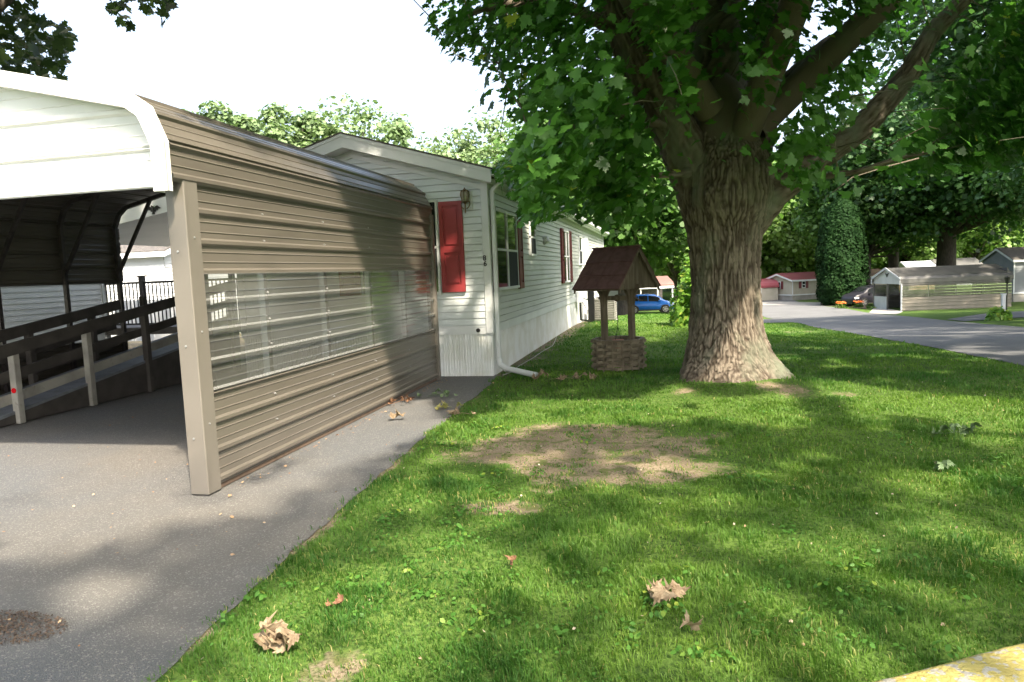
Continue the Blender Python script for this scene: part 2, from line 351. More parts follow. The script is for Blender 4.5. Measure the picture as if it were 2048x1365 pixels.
def lawn_mat():
    m = bpy.data.materials.new('lawn_soil'); m.use_nodes = True; n = m.node_tree; L = n.links; b = n.nodes['Principled BSDF']
    b.inputs['Roughness'].default_value = .95; b.inputs['Specular IOR Level'].default_value = .15
    tc = n.nodes.new('ShaderNodeTexCoord')
    def N(sc, d=6):
        t = n.nodes.new('ShaderNodeTexNoise'); t.inputs['Scale'].default_value = sc; t.inputs['Detail'].default_value = d; L.new(tc.outputs['Object'], t.inputs[0]); return t.outputs['Fac']
    def MR(s, a, c):
        r = n.nodes.new('ShaderNodeMapRange'); r.inputs[1].default_value = a; r.inputs[2].default_value = c; L.new(s, r.inputs[0]); return r.outputs[0]
    def MX(f, a, c):
        x = n.nodes.new('ShaderNodeMix'); x.data_type = 'RGBA'; L.new(f, x.inputs[0])
        for k, v in ((6, a), (7, c)):
            if isinstance(v, tuple): x.inputs[k].default_value = (*v, 1)
            else: L.new(v, x.inputs[k])
        return x.outputs[2]
    g = MX(MR(N(.8), .35, .65), (.085, .155, .03), (.12, .19, .04))
    g = MX(MR(N(34, 8), .42, .62), g, (.045, .085, .018))
    s = MX(MR(N(3.), .4, .62), (.29, .235, .165), (.21, .17, .12))
    s = MX(MR(N(60, 9), .48, .64), s, (.12, .095, .062)); s = MX(MR(N(9., 8), .52, .62), s, (.12, .13, .05))
    a = n.nodes.new('ShaderNodeAttribute'); a.attribute_name = 'rnd'
    ad = n.nodes.new('ShaderNodeMath'); ad.operation = 'ADD'; L.new(a.outputs['Fac'], ad.inputs[0])
    sb = n.nodes.new('ShaderNodeMath'); sb.operation = 'MULTIPLY_ADD'; L.new(N(18, 8), sb.inputs[0]); sb.inputs[1].default_value = 1.1; sb.inputs[2].default_value = -.55; L.new(sb.outputs[0], ad.inputs[1])
    c = MX(MR(ad.outputs[0], .3, .6), g, s); L.new(c, b.inputs['Base Color'])
    bp = n.nodes.new('ShaderNodeBump'); bp.inputs['Strength'].default_value = .8; bp.inputs['Distance'].default_value = .015; L.new(N(90, 8), bp.inputs['Height']); L.new(bp.outputs[0], b.inputs['Normal'])
    return m
MT['lawn'] = lawn_mat()
o = raw_mesh('ground', V, np.full(len(Q)//4, 4), Q, 'lawn', dirt(GX, GY).ravel(), smooth=True); tag(o, kind='structure')
def sheet(name, poly, m, dz, grid):
    bm = bmesh.new(); f = bm.faces.new([bm.verts.new((p[0], p[1], 0)) for p in poly]); bmesh.ops.triangulate(bm, faces=[f])
    xs = [p[0] for p in poly]; ys = [p[1] for p in poly]
    for ax, lo, hi in ((0, min(xs), max(xs)), (1, min(ys), max(ys))):
        q = math.ceil(lo/grid)*grid+1e-4
        while q < hi:
            co = (q, 0, 0) if ax == 0 else (0, q, 0); no = (1, 0, 0) if ax == 0 else (0, 1, 0)
            bmesh.ops.bisect_plane(bm, geom=bm.verts[:]+bm.edges[:]+bm.faces[:], plane_co=co, plane_no=no, dist=1e-5); q += grid
    for v in bm.verts: v.co.z = Tz(v.co.x, v.co.y)+dz
    bmesh.ops.recalc_face_normals(bm, faces=bm.faces)
    me = bpy.data.meshes.new(name); bm.to_mesh(me); bm.free()
    if me.polygons[0].normal.z < 0: me.flip_normals()
    me.materials.append(MT[m]); o = bpy.data.objects.new(name, me); COL.objects.link(o); return tag(o, kind='structure')
ye = np.arange(-3, 10.7, .09)
apoly = [(float(edge_x(y)), float(y)) for y in ye]+[(-2.66, 10.64), (-2.66, 10.75), (-9, 10.75), (-9, 14), (-11, 14), (-11, -3)]
sheet('driveway', apoly, 'asphalt', .007, 4.)
yr = [p for p in np.arange(-19.5, 37, .5)]
rpoly = [(float(road_x(y)), float(y)) for y in yr]+[(6., 37.2), (2.4, 38.6), (2.4, 45.5), (5.13, 46.6), (6.86, 48.9), (7.06, 58.7), (6.6, 62), (6, 72), (7, 84), (13, 86), (12.6, 72), (13.2, 66.3),
        (14.1, 61.4), (14.4, 54.65), (12.1, 38.6), (10.5, 29.6), (9.3, 20.7), (9.6, 12), (11, 2), (14.5, -20)]
sheet('road', rpoly, 'road', .012, 1.1)
sheet('concrete_apron', [gt(*p) for p in ((1752, 613), (1806, 624), (1792, 630), (1738, 626))], 'concrete', .022, 1.)
sheet('concrete_pad', [gt(*p) for p in ((1560, 604), (1650, 606), (1650, 611), (1500, 611), (1500, 605))], 'concrete', .024, 2.)
sheet('side_driveway', [gt(*p) for p in ((1893, 640), (1965, 629), (2110, 619), (2110, 632), (1985, 640), (1930, 644))], 'road', .022, 1.)
sheet('mulch_bed', [gt(*p) for p in ((1640, 607), (1735, 612), (1733, 619), (1690, 615), (1642, 612))], 'mulch', .026, 1.)
# ------------------------------------------------------------------ the carport
Y0, Y1 = 4.5, 10.15
RP = [(-3.43, .05), (-3.43, 2.62), (-3.53, 2.85), (-3.68, 2.955), (-6.16, 3.53)]
LP = [(-12.32-x, z) for x, z in RP]
def walk(path, s0, s1, pitch=.2286, phase=0., h=.02):
    """points (x,z) along path between arc lengths, with ribs pushed outward"""
    P = [Vector((a, b)) for a, b in path]; L = [0]
    for a, b in zip(P, P[1:]): L.append(L[-1]+(b-a).length)
    def ev(s):
        s = min(max(s, 0), L[-1])
        for i in range(len(P)-1):
            if s <= L[i+1]+1e-9:
                d = (P[i+1]-P[i])/(L[i+1]-L[i]); return P[i]+d*(s-L[i]), Vector((d.y, -d.x))
    ss = [(s0, 0), (s1, 0)]+[(l, 0) for l in L if s0 < l < s1]
    k = math.floor((s0-phase)/pitch)-1
    while phase+k*pitch < s1+.1:
        c = phase+k*pitch
        for d, o in ((-.03, 0), (-.013, h), (.013, h), (.03, 0), (.068, 0), (.076, h*.24), (.084, 0), (.144, 0), (.152, h*.24), (.160, 0)):
            if s0+.001 < c+d < s1-.001: ss.append((c+d, o))
        k += 1
    ss.sort(); r = []
    for s, o in ss:
        p, n = ev(s); p = p+n*o
        r.append((p.x, p.y))
    return r
def extrude_y(prof, y0, y1, seg=1):
    mb = MB(); n = len(prof); v = []
    for k in range(seg+1):
        y = y0+(y1-y0)*k/seg; v += [(x, y, z) for x, z in prof]
    mb.add(v, [(k*n+i, k*n+i+1, (k+1)*n+i+1, (k+1)*n+i) for k in range(seg) for i in range(n-1)]); return mb
cp = thing('carport', 'brown corrugated metal carport with a white gable front and clear window band', 'carport', (-3.5, 4.6, 0))
s_of = lambda z: z-.05
ph = s_of(2.38)
extrude_y(walk(RP, s_of(.05), s_of(.78), phase=ph-.2286*7-.0), 4.72, 10.12).build('side_panel', 'brown_metal', cp)
extrude_y(walk(RP, s_of(.775), s_of(1.70), phase=ph, h=.022), 4.72, 10.12).build('clear_panel', 'clear', cp)
_c = cp.children[-1]; _c = [q for q in cp.children if q.name.startswith('clear_panel')][0]; _c.data.materials.append(MT['clear_rib'])
for _p in _c.data.polygons: _p.material_index = 1 if abs(_p.normal.x) < .76 else 0
extrude_y(walk(RP, s_of(1.68), s_of(2.37), phase=ph), 4.72, 10.12).build('side_panel', 'brown_metal', cp)
L2 = 99
extrude_y([(x+(.012 if z < 2.7 else .0), z) for x, z in walk(RP, s_of(2.34), L2, phase=ph)], 4.47, 10.22).build('roof_panel', 'brown_metal', cp)
extrude_y([(x, z) for x, z in walk(LP, s_of(1.68), L2, phase=ph, h=-.02)], Y0, 10.22).build('roof_panel', 'brown_metal', cp)
extrude_y(walk(LP, .0, s_of(.78), phase=ph, h=-.02), 4.72, 10.12).build('side_panel', 'brown_metal', cp)
extrude_y([(-8.9, .78), (-8.9, 1.68)], 4.72, 10.12).build('clear_panel', 'clear_thin', cp)
mb = MB().beam((-6.30, Y0, 3.535), (-6.155, Y0, 3.56), .02, .01); mb = MB()
for sx in (-1, 1): mb.beam((-6.16+sx*.07, Y0, 3.545), (-6.16+sx*.07, 10.22, 3.545), .15, .012, up=(sx*.23, 0, 1))
mb.build('ridge_cap', 'brown_metal', cp)
HY = [4.80, 5.62, 6.74, 7.87, 9.0, 10.08]
for y in HY:
    for path, sgn in ((RP, -1), (LP, 1)):
        mb = MB(); pts = [(path[0][0]+sgn*.04, .02), (path[1][0]+sgn*.04, 2.58), (path[2][0]+sgn*.045, 2.79), (path[3][0]+sgn*.03, 2.90), (-6.16, 3.47)]
        for a, b in zip(pts, pts[1:]): mb.beam((a[0], y, a[1]), (b[0], y, b[1]), .057, .057, up=(0, 1, 0))
        mb.build('hoop_frame', 'galv' if sgn < 0 and 5 < y < 9.5 else 'dark_frame', cp)
        xx = path[0][0]+sgn*.05
        if y > 5: MB().beam((xx, y, 1.85), (xx+sgn*.72, y, 3.02), .045, .045, up=(0, 1, 0)).build('brace', 'dark_frame', cp)
for path, sgn in ((RP, -1), (LP, 1)):
    MB().box((min(path[0][0]+sgn*.07, path[0][0]+sgn*.005), 4.72, .012), (max(path[0][0]+sgn*.07, path[0][0]+sgn*.005), 10.15, .06)).build('base_rail', 'rust', cp)
# corner posts (trim), with small screws
for x0, x1 in ((-3.56, -3.405), (-8.915, -8.76)):
    p = MB().box((x0, 4.575, .015), (x1, 4.735, 2.40)).build('corner_post', 'brown_trim', cp, bevel=.006)
    for z in (.45, 1.15, 1.85):
        MB().tube([((x0+x1)/2-.01, 4.568, z), ((x0+x1)/2-.01, 4.58, z)], .008, 6).build('screw', 'galv', p)
        MB().tube([(x1-.005, 4.65, z+.1), (x1+.006, 4.65, z+.1)], .007, 6).build('screw', 'galv', p)
mb = MB().box((-3.44, 10.12, .015), (-3.385, 10.19, 2.5)); mb.build('rear_trim', 'brown_trim', cp)
for y in HY[1:5]:
    for z in (.32, .55, 1.0, 1.22, 1.45, 1.9, 2.13, 2.3): MB().tube([(-3.432, y, z+.06), (-3.418, y, z+.06)], .007, 6).build('screw', 'galv', cp)
# white gable front
zpk = 3.50; prof = []
def hx(z, side):  # roof inner x at height z
    P = RP if side > 0 else LP
    pts = [(P[1][0], 2.0), (P[1][0], 2.60), (P[2][0], 2.83), (P[3][0], 2.935), (P[4][0], zpk)]
    return float(np.interp(z, [p[1] for p in pts], [p[0] for p in pts]))
zs = []; z = 2.335
for k in range(6):
    c = 2.335+.265*k
    zs += [(c-.03, 0), (c-.013, -.02), (c+.013, -.02), (c+.03, 0), (c+.08, 0), (c+.088, -.005), (c+.096, 0), (c+.168, 0), (c+.176, -.005), (c+.184, 0)]
zs = sorted([q for q in zs if 2.31 < q[0] < zpk]+[(2.31, -.01), (zpk-.002, 0)]+[(v, 0) for v in (2.60, 2.83, 2.935)])
mb = MB(); v = []
for z, o_ in zs: v += [(hx(z, -1)+.01, 4.53+o_, z), (hx(z, 1)-.01, 4.53+o_, z)]
mb.add(v, [(2*i, 2*i+1, 2*i+3, 2*i+2) for i in range(len(zs)-1)])
mb.build('front_gable', 'white_metal', cp)
mb = MB()
for path, sgn in ((RP, -1), (LP, 1)):
    def off(P, d):
        r = []
        for i, p in enumerate(P):
            a = Vector(P[max(i-1, 0)]); b = Vector(P[min(i+1, len(P)-1)]); t = (b-a).normalized(); n = Vector((t.y, -t.x))*(1 if sgn < 0 else -1); r.append(Vector(p)+n*d)
        return r
    P = [(path[0][0], 2.27), (path[1][0], 2.61), path[2], path[3], (-6.16, 3.53)]
    P2 = P[:]
    out_ = off(P2, .022); inn = off(P2, -.092); inn[-1].x = out_[-1].x = -6.16
    for i in range(len(P)-1):
        a, b, c, d = out_[i], out_[i+1], inn[i+1], inn[i]
        v = [(q.x, y, q.y) for y in (4.41, 4.425) for q in (a, b, c, d)]
        mb.add(v, [(0, 1, 2, 3), (7, 6, 5, 4), (0, 4, 5, 1), (2, 6, 7, 3), (1, 5, 6, 2), (3, 7, 4, 0)])
        v = [(a.x, 4.41, a.y), (b.x, 4.41, b.y), (b.x, 4.465, b.y), (a.x, 4.465, a.y)]
        mb.add(v, [(0, 1, 2, 3)])
        v = [(c.x, 4.41, c.y), (d.x, 4.41, d.y), (d.x, 4.53, d.y), (c.x, 4.53, c.y)]
        mb.add(v, [(0, 1, 2, 3)])
mb.build('gable_trim', 'white_metal', cp)
# ------------------------------------------------------------------ the wheelchair ramp
rp = thing('wheelchair_ramp', 'wooden wheelchair ramp with faded white posts and dark rails rising under the brown carport', 'ramp', (-8.2, 8.5, 0))
def rz(y): return .10+(y-6.6)*.145
mb = MB()
for side in (-7.75, -8.62):
    mb.add([(side+e*.02, y, z) for e in (-1, 1) for y, z in ((6.3, .02), (11.6, .02), (11.6, rz(11.6)-.02), (6.3, rz(6.3)-.02))],
           [(0, 1, 2, 3), (7, 6, 5, 4), (0, 4, 5, 1), (1, 5, 6, 2), (2, 6, 7, 3), (3, 7, 4, 0)])
mb.build('side_board', 'ramp_dark', rp)
mb = MB()
y = 6.3
while y < 11.55:
    mb.beam((-8.62, y+.07, rz(y+.07)), (-7.73, y+.07, rz(y+.07)), .134, .035, up=(0, -.145, 1)); y += .14
mb.build('deck', 'deck', rp)
for x, mm in ((-7.72, 'ramp_wood'), (-8.66, 'ramp_dark')):
    for y in (6.05 if x < -8 else 6.98, 8.1, 9.22, 10.35, 11.4):
        p = MB().box((x-.045, y-.045, .01), (x+.045, y+.045, rz(y)+.80)).build('post', 'ramp_wood' if y < 9 and x > -8 else 'ramp_dark', rp, bevel=.008)
        if x > -8 and y < 7.2: MB().tube([(x+.01, y-.047, .42), (x+.01, y-.056, .42)], .032, 20).build('reflector', 'reflector', p)
    for dz, h, dx in ((.83, .15, .06), (.50, .12, -.055), (.22, .12, -.055)):
        ya = 5.2; yb = 11.5 if x > -8 else 9.75
        MB().beam((x+dx, ya, rz(ya)+dz-.05), (x+dx, yb, rz(yb)+dz-.05), .035, h).build('rail', 'ramp_dark' if (x < -8 or dz > .8 or dz == .5) else 'ramp_wood', rp)
mb = MB().box((-8.6, 6.05, .014), (-7.66, 6.27, .10)).box((-8.6, 5.6, .014), (-7.85, 5.72, .07)); mb.build('yellow_edge', 'yellow', rp)
# ------------------------------------------------------------------ the hero mobile home
HX0, HX1, HY0, HY1 = -6.95, -2.65, 10.57, 31.0
HPK, HEV, HC = 3.72, 3.08, -4.80
HS = (HPK-HEV)/2.15
hm = thing('mobile_home', 'long white vinyl mobile home with red shutters and black house numbers, behind the brown carport', 'mobile home', (-4.8, 10.57, 0))
def courses(z0, z1, st): 
    n = max(1, round((z1-z0)/st)); return [z0+(z1-z0)*i/n for i in range(n+1)]
mb = MB()
for a, b in zip(courses(.80, 3.70, .102), courses(.80, 3.70, .102)[1:]):    # front gable
    def ext(z): 
        w = 2.15 if z < HEV else max(0, (HPK-z)/HS); return HC-w, HC+w
    (l0, r0), (l1, r1) = ext(a), ext(b); y = HY0
    g = .014; (l2, r2) = ext(a+g)
    mb.add([(l2, y-.016, a+g), (r2, y-.016, a+g), (r1, y-.006, b), (l1, y-.006, b)], [(0, 1, 2, 3)])
    mb.add([(l2, y+.012, a+g), (r2, y+.012, a+g), (r2, y-.016, a+g), (l2, y-.016, a+g)], [(0, 1, 2, 3)])
    mb.add([(l0, y+.012, a), (r0, y+.012, a), (r2, y+.012, a+g), (l2, y+.012, a+g)], [(0, 1, 2, 3)])
mb.build('front_wall', 'siding', hm)
mb = MB()
cs = courses(.80, 3.06, .102)
for sx, x in ((1, HX1), (-1, HX0)):
    for a, b in zip(cs, cs[1:]):
        g = .015
        mb.add([(x+sx*.016, HY0, a+g), (x+sx*.016, HY1, a+g), (x+sx*.004, HY1, b), (x+sx*.004, HY0, b)], [(0, 1, 2, 3)])
        mb.add([(x-sx*.012, HY0, a+g), (x-sx*.012, HY1, a+g), (x+sx*.016, HY1, a+g), (x+sx*.016, HY0, a+g)], [(0, 1, 2, 3)])
        mb.add([(x-sx*.012, HY0, a), (x-sx*.012, HY1, a), (x-sx*.012, HY1, a+g), (x-sx*.012, HY0, a+g)], [(0, 1, 2, 3)])
mb.add([(HX0, HY1, .0), (HX1, HY1, 0), (HX1, HY1, HEV), (HC, HY1, HPK), (HX0, HY1, HEV)], [(0, 1, 2, 3, 4)])
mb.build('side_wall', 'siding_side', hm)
mb = MB()                                                             # ribbed skirting
def skirt(a, b, fixed, axis, sgn):
    u = a; pts = []
    while u < b-.001:
        w = .09
        for d, o_ in ((0, 0), (.036, 0), (.040, -.010), (.046, -.010), (.050, 0), (.078, 0), (.081, .008), (.087, .008)):
            if u+d < b: pts.append((u+d, o_))
        u += w
    pts.append((b, 0)); v = []
    for u, o_ in pts:
        for z in (-.12 if axis == 'y' else .0, .67): v.append((u, fixed-o_*1., z) if axis == 'x' else (fixed+sgn*o_, u, z))
    mb.add(v, [(2*i, 2*i+2, 2*i+3, 2*i+1) for i in range(len(pts)-1)])
skirt(HX0, HX1, HY0+.01, 'x', 1); skirt(HY0+.01, HY1, HX1-.01, 'y', 1); skirt(HY0, HY1, HX0+.01, 'y', -1)
mb.build('skirting', 'skirt', hm)
mb = MB().box((HX0-.0, HY0-.016, .665), (HX1+.0, HY0+.02, .80)).box((HX1-.02, HY0+.0, .665), (HX1+.016, HY1, .80))
mb.box((HX0, HY0-.022, .775), (HX1, HY0-.015, .80)).box((HX1+.015, HY0, .775), (HX1+.022, HY1, .80)); mb.build('skirting_band', 'white_vinyl', hm)
for y0_, y1_ in ((HY0-.03, HY0+.085), (HY1-.09, HY1+.02)): MB().box((HX1-.085, y0_, .68), (HX1+.028, y1_, 3.04)).build('corner_trim', 'white_vinyl', hm, bevel=.004)
MB().box((HX0-.028, HY0-.03, .68), (HX0+.085, HY0+.085, 3.04)).build('corner_trim', 'white_vinyl', hm, bevel=.004)
# roof slabs, rake boards, soffit
RY0, RY1 = 10.22, 31.3; ov = .17
def rp_(u, dz): return (HC+u, HPK+.09-abs(u)*HS+dz)
mb = MB()
for s in (-1, 1):
    a = rp_(0, 0); b = rp_(s*(2.15+ov), 0)
    mb.prism([(a[0], a[1]), (b[0], b[1]), (b[0], b[1]+.022), (a[0], a[1]+.022)], RY0-.03, RY1, lambda u, w, t: (u, t, w))
rf = mb.build('roof', 'shingle', hm)
mb = MB()
for s in (-1, 1):
    a = rp_(0, -.003); b = rp_(s*(2.15+ov), -.003)
    mb.prism([a, b, (b[0], b[1]-.19), (a[0], a[1]-.205)], RY0, RY0+.03, lambda u, w, t: (u, t, w))
    mb.prism([a, b, (b[0], b[1]-.045), (a[0], a[1]-.045)], RY0-.018, RY0-.001, lambda u, w, t: (u, t, w))
    a = rp_(0, -.25); b = rp_(s*2.16, -.25)
    mb.prism([a, b, (b[0], b[1]-.07), (a[0], a[1]-.07)], HY0-.04, HY0-.0, lambda u, w, t: (u, t, w))
mb.build('rake_board', 'white_vinyl', hm)
mb = MB()
for s in (-1, 1):
    a = rp_(0, -.19); b = rp_(s*2.3, -.19)
    mb.prism([a, b, (b[0], b[1]-.01), (a[0], a[1]-.01)], RY0+.031, HY0-.001, lambda u, w, t: (u, t, w))
mb.box((HX1+.03, HY0, 3.0), (HX1+.155, RY1, 3.02)); mb.build('soffit', 'white_vinyl', hm)
gx0 = HX1+.155
mb = MB()
prof = [(gx0, 3.155), (gx0, 3.03), (gx0+.075, 3.03), (gx0+.11, 3.07), (gx0+.115, 3.155), (gx0+.105, 3.155), (gx0+.10, 3.075), (gx0+.07, 3.04), (gx0+.01, 3.04), (gx0+.01, 3.155)]
mb.prism(prof, RY0+.01, RY1-.1, lambda u, w, t: (u, t, w)); mb.build('gutter', 'white_vinyl', hm)
mb = MB()
dx = HX1+.075
mb.beam((gx0+.05, 10.66, 3.03), (gx0+.05, 10.66, 2.97), .055, .075, up=(0, 1, 0)).beam((gx0+.05, 10.66, 2.98), (dx, 10.66, 2.86), .055, .075, up=(0, 1, 0))
mb.beam((dx, 10.66, 2.87), (dx, 10.66, .22), .06, .08, up=(0, 1, 0)); mb.build('downspout', 'white_vinyl', hm, bevel=.006)
mb = MB().tube([(dx, 10.66, .26), (dx+.03, 10.62, .17), (dx+.14, 10.55, .12)], [.048, .05, .05], 12)
mb.tube([(dx+.12, 10.56, .125), (dx+.66, 10.27, .055)], .043, 12); mb.build('downspout_extension', 'white_vinyl', hm, smooth=False)
# wall parts
def shutter(x0, x1, z0, z1, m, axis='x', fix=HY0, name='shutter'):
    def fn(u, w, t): return (u, fix-t, w) if axis == 'x' else (fix+t, u, w)
    R = lambda a, b, c, d: [(a, c), (b, c), (b, d), (a, d)]
    mb = MB(); mb.prism(R(x0, x1, z0, z1), .016, .036, fn)
    st = min(.060, (x1-x0)*.22); zm = z0+(z1-z0)*.475
    for c, d in ((z0, z0+.11), (zm-.05, zm+.04), (z1-.07, z1)): mb.prism(R(x0, x1, c, d), .037, .062, fn)
    mb.prism(R(x0, x0+st, z0, z1), .038, .0625, fn); mb.prism(R(x1-st, x1, z0, z1), .038, .0625, fn)
    for c, d in ((z0+.145, zm-.085), (zm+.075, z1-.105)): mb.prism(R(x0+st+.03, x1-st-.03, c, d), .037, .055, fn)
    return mb.build(name, m, hm, bevel=.003)
def window(a, b, z0, z1, units=1, axis='y', fix=HX1, upper=.5, screen=(0,)):
    fn = (lambda u, w, t: (fix+t, u, w)) if axis == 'y' else (lambda u, w, t: (u, fix-t, w))
    R = lambda a, b, c, d: [(a, c), (b, c), (b, d), (a, d)]
    mb = MB(); fw = .035; step = (b-a)/units
    for k in range(units+1):
        c = a+step*k; lo, hi = max(a, c-fw/1.3), min(b, c+fw/1.3)
        if k == 0: hi = a+fw
        if k == units: lo = b-fw
        mb.prism(R(lo, hi, z0, z1), .015, .05, fn)
    mb.prism(R(a, b, z1-fw, z1), .015, .052, fn); mb.prism(R(a-.01, b+.01, z0-.01, z0+fw), .015, .056, fn)
    zm = z0+(z1-z0)*upper; mb.prism(R(a, b, zm-.018, zm+.018), .015, .048, fn)
    f = mb.build('window', 'white_vinyl', hm)
    for k in range(units):
        MB().prism(R(a+step*k+.02, a+step*(k+1)-.02, zm, z1-.01), .02, .03, fn).build('pane', 'glass', f)
        MB().prism(R(a+step*k+.02, a+step*(k+1)-.02, z0+.01, zm), .02, .034, fn).build('pane', 'glass', f)
        if k in screen: MB().prism(R(a+step*k+.03, a+step*(k+1)-.03, z0+.03, zm-.01), .036, .041, fn).build('insect_screen', 'screen', f)
    return f
shutter(-3.405, -3.03, 1.33, 2.72, 'shutter')
window(-4.75, -3.43, 1.31, 2.76, 2, 'x', HY0, screen=())
shutter(-5.13, -4.77, 1.33, 2.72, 'shutter')
window(10.92, 12.56, 1.33, 2.62, 2, screen=(1,))
shutter(10.71, 10.90, 1.30, 2.64, 'burgundy', 'y', HX1); shutter(12.60, 12.98, 1.30, 2.64, 'burgundy', 'y', HX1)
window(13.85, 14.45, 1.92, 2.62, 1, upper=.52, screen=(0,))
window(18.5, 19.6, 1.28, 2.66, 2, screen=())
shutter(18.1, 18.45, 1.26, 2.68, 'burgundy', 'y', HX1); shutter(19.65, 20.05, 1.26, 2.68, 'burgundy', 'y', HX1)
window(22.0, 22.75, 1.75, 2.64, 1, screen=(0,))
dr = MB().box((HX1, 23.55, .62), (HX1+.04, 24.55, 2.72)).build('door', 'white_vinyl', hm, bevel=.004)
mb = MB()
for c, d in ((.75, 1.5), (1.6, 2.6)):
    for a, b in ((23.68, 24.0), (24.1, 24.42)): mb.box((HX1+.041, a, c), (HX1+.048, b, d))
mb.build('door_panel', 'siding', dr); MB().tube([(HX1+.04, 23.66, 1.6), (HX1+.10, 23.66, 1.6)], .025, 10).build('handle', 'brass', dr)
vt = MB().tube([(HX1+.01, 15.55, 2.27), (HX1+.06, 15.55, 2.27), (HX1+.10, 15.55, 2.22)], [.10, .10, .07], 14).build('exhaust_vent', 'galv', hm)
MB().tube([(-2.865, HY0-.015, .725), (-2.865, HY0-.03, .725)], .033, 16).build('skirting_vent', 'black', hm)
# lantern
pl = MB().box((-3.045, HY0-.035, 2.575), (-2.865, HY0-.012, 2.865)).build('lantern_plate', 'white_vinyl', hm, bevel=.004)
MB().box((-3.03, HY0-.04, 2.59), (-2.88, HY0-.0355, 2.85)).build('plate_panel', 'white_vinyl', pl)
mb = MB(); cx, cy = -2.955, HY0-.12
mb.tube([(cx, cy, 2.905), (cx, cy, 2.89)], [.006, .012], 8).tube([(cx, cy, 2.89), (cx, cy, 2.872), (cx, cy, 2.862)], [.012, .03, .05], 10)
mb.tube([(cx, cy, 2.862), (cx, cy, 2.84)], [.062, .066], 8)
for k in range(8):
    a = k*math.pi/4; mb.tube([(cx+.064*math.cos(a), cy+.064*math.sin(a), 2.845), (cx+.072*math.cos(a), cy+.072*math.sin(a), 2.80), (cx+.045*math.cos(a), cy+.045*math.sin(a), 2.69)], .0055, 5)
mb.tube([(cx, cy, 2.70), (cx, cy, 2.68), (cx, cy, 2.655)], [.048, .035, .012], 10)
for sx in (-1, 1):
    pts = [(cx+sx*.02, cy, 2.585), (cx+sx*.055, cy, 2.61), (cx+sx*.07, cy+.02, 2.66), (cx+sx*.05, cy+.06, 2.70), (cx+sx*.0, cy+.09, 2.715)]
    mb.tube(pts, .009, 6)
mb.tube([(cx, cy, 2.66), (cx, cy, 2.54), (cx, cy, 2.52)], [.010, .012, .004], 8)
ln = mb.build('wall_lantern', 'brass', hm)
MB().tube([(cx, cy, 2.84), (cx, cy, 2.80), (cx, cy, 2.70)], [.058, .064, .042], 8).build('lantern_glass', 'lampglass', ln)
def text(name, s, m, parent, loc, rot, size, ext=.004, bold=.003, label=None):
    c = bpy.data.curves.new('t', 'FONT'); c.body = s; c.size = size; c.extrude = ext; c.offset = bold; c.align_x = 'CENTER'; c.resolution_u = 6
    o = bpy.data.objects.new('t', c); COL.objects.link(o); bpy.context.view_layer.update()
    me = bpy.data.meshes.new_from_object(o.evaluated_get(bpy.context.evaluated_depsgraph_get())); bpy.data.objects.remove(o)
    me.transform(Matrix.LocRotScale(Vector(loc)-OFF[parent.name], rot, None)); me.materials.clear(); me.materials.append(MT[m])
    r = bpy.data.objects.new(name, me); COL.objects.link(r); r.parent = parent; OFF[r.name] = OFF[parent.name]
    if label: r['label'] = label
    return r
from mathutils import Euler
text('house_number', '8', 'black', hm, (-2.71, HY0-.036, 1.800), Euler((math.pi/2, 0, 0)), .108, bold=.0028, label='black digit 8')
text('house_number', '6', 'black', hm, (-2.703, HY0-.036, 1.714), Euler((math.pi/2, 0, 0)), .108, bold=.0028, label='black digit 6')
# meter box and pipes at the far end
mb = MB().box((HX1+.03, 20.9, .62), (HX1+.20, 21.25, .95)); b_ = mb.build('meter_box', 'white_vinyl', hm, bevel=.01)
mb = MB().tube([(HX1+.12, 21.1, .62), (HX1+.12, 21.15, .1), (HX1+.3, 21.9, .0)], .03, 8).tube([(HX1+.17, 21.0, .7), (HX1+.3, 21.4, .35), (HX1+.22, 21.9, .05)], .012, 6); mb.build('conduit', 'black', b_)
# ------------------------------------------------------------------ things round the house
po = MB().box((-2.42, 22.15, -.15), (-2.22, 22.30, 1.22)).build('utility_post', 'black'); tag(po, 'dark square utility post between the mobile home skirting and the air conditioner', 'post')
ac = thing('air_conditioner', 'beige louvred air conditioning unit on the grass behind the wishing well', 'air conditioner', (-2.0, 23.2, -.15))
MB().box((-2.42, 22.72, -.16), (-1.58, 23.58, -.08)).build('base_pad', 'concrete', ac)
MB().box((-2.33, 22.83, -.05), (-1.67, 23.45, .62)).build('core', 'black', ac)
mb = MB()
for k in range(9):
    z = -.05+k*.073
    mb.add([(-2.36, 22.80, z), (-1.64, 22.80, z), (-1.64, 22.775, z+.055), (-2.36, 22.775, z+.055), (-2.36, 22.80, z+.062), (-1.64, 22.80, z+.062)], [(0, 1, 2, 3), (3, 2, 5, 4)])
    mb.add([(-1.64, 22.80, z), (-1.64, 23.48, z), (-1.615, 23.48, z+.055), (-1.615, 22.80, z+.055), (-1.64, 22.8, z+.062), (-1.64, 23.48, z+.062)], [(0, 1, 2, 3), (3, 2, 5, 4)])
mb.box((-2.37, 22.77, .61), (-1.61, 23.5, .66))
for x, y in ((-2.36, 22.79), (-1.63, 22.79), (-1.63, 23.48)): mb.box((x-.02, y-.02, -.08), (x+.02, y+.02, .62))
mb.build('louvred_case', 'ac_metal', ac); MB().tube([(-1.99, 23.13, .665), (-1.99, 23.13, .69)], [.27, .24], 20).build('fan_grille', 'black', ac)
pts = [(-2.50, 10.55, .02), (-2.42, 10.8, .03), (-2.46, 11.6, .02), (-2.40, 12.6, .03), (-2.42, 13.6, .02), (-2.36, 14.6, .03), (-2.46, 15.6, .03), (-2.55, 16.4, .05)]
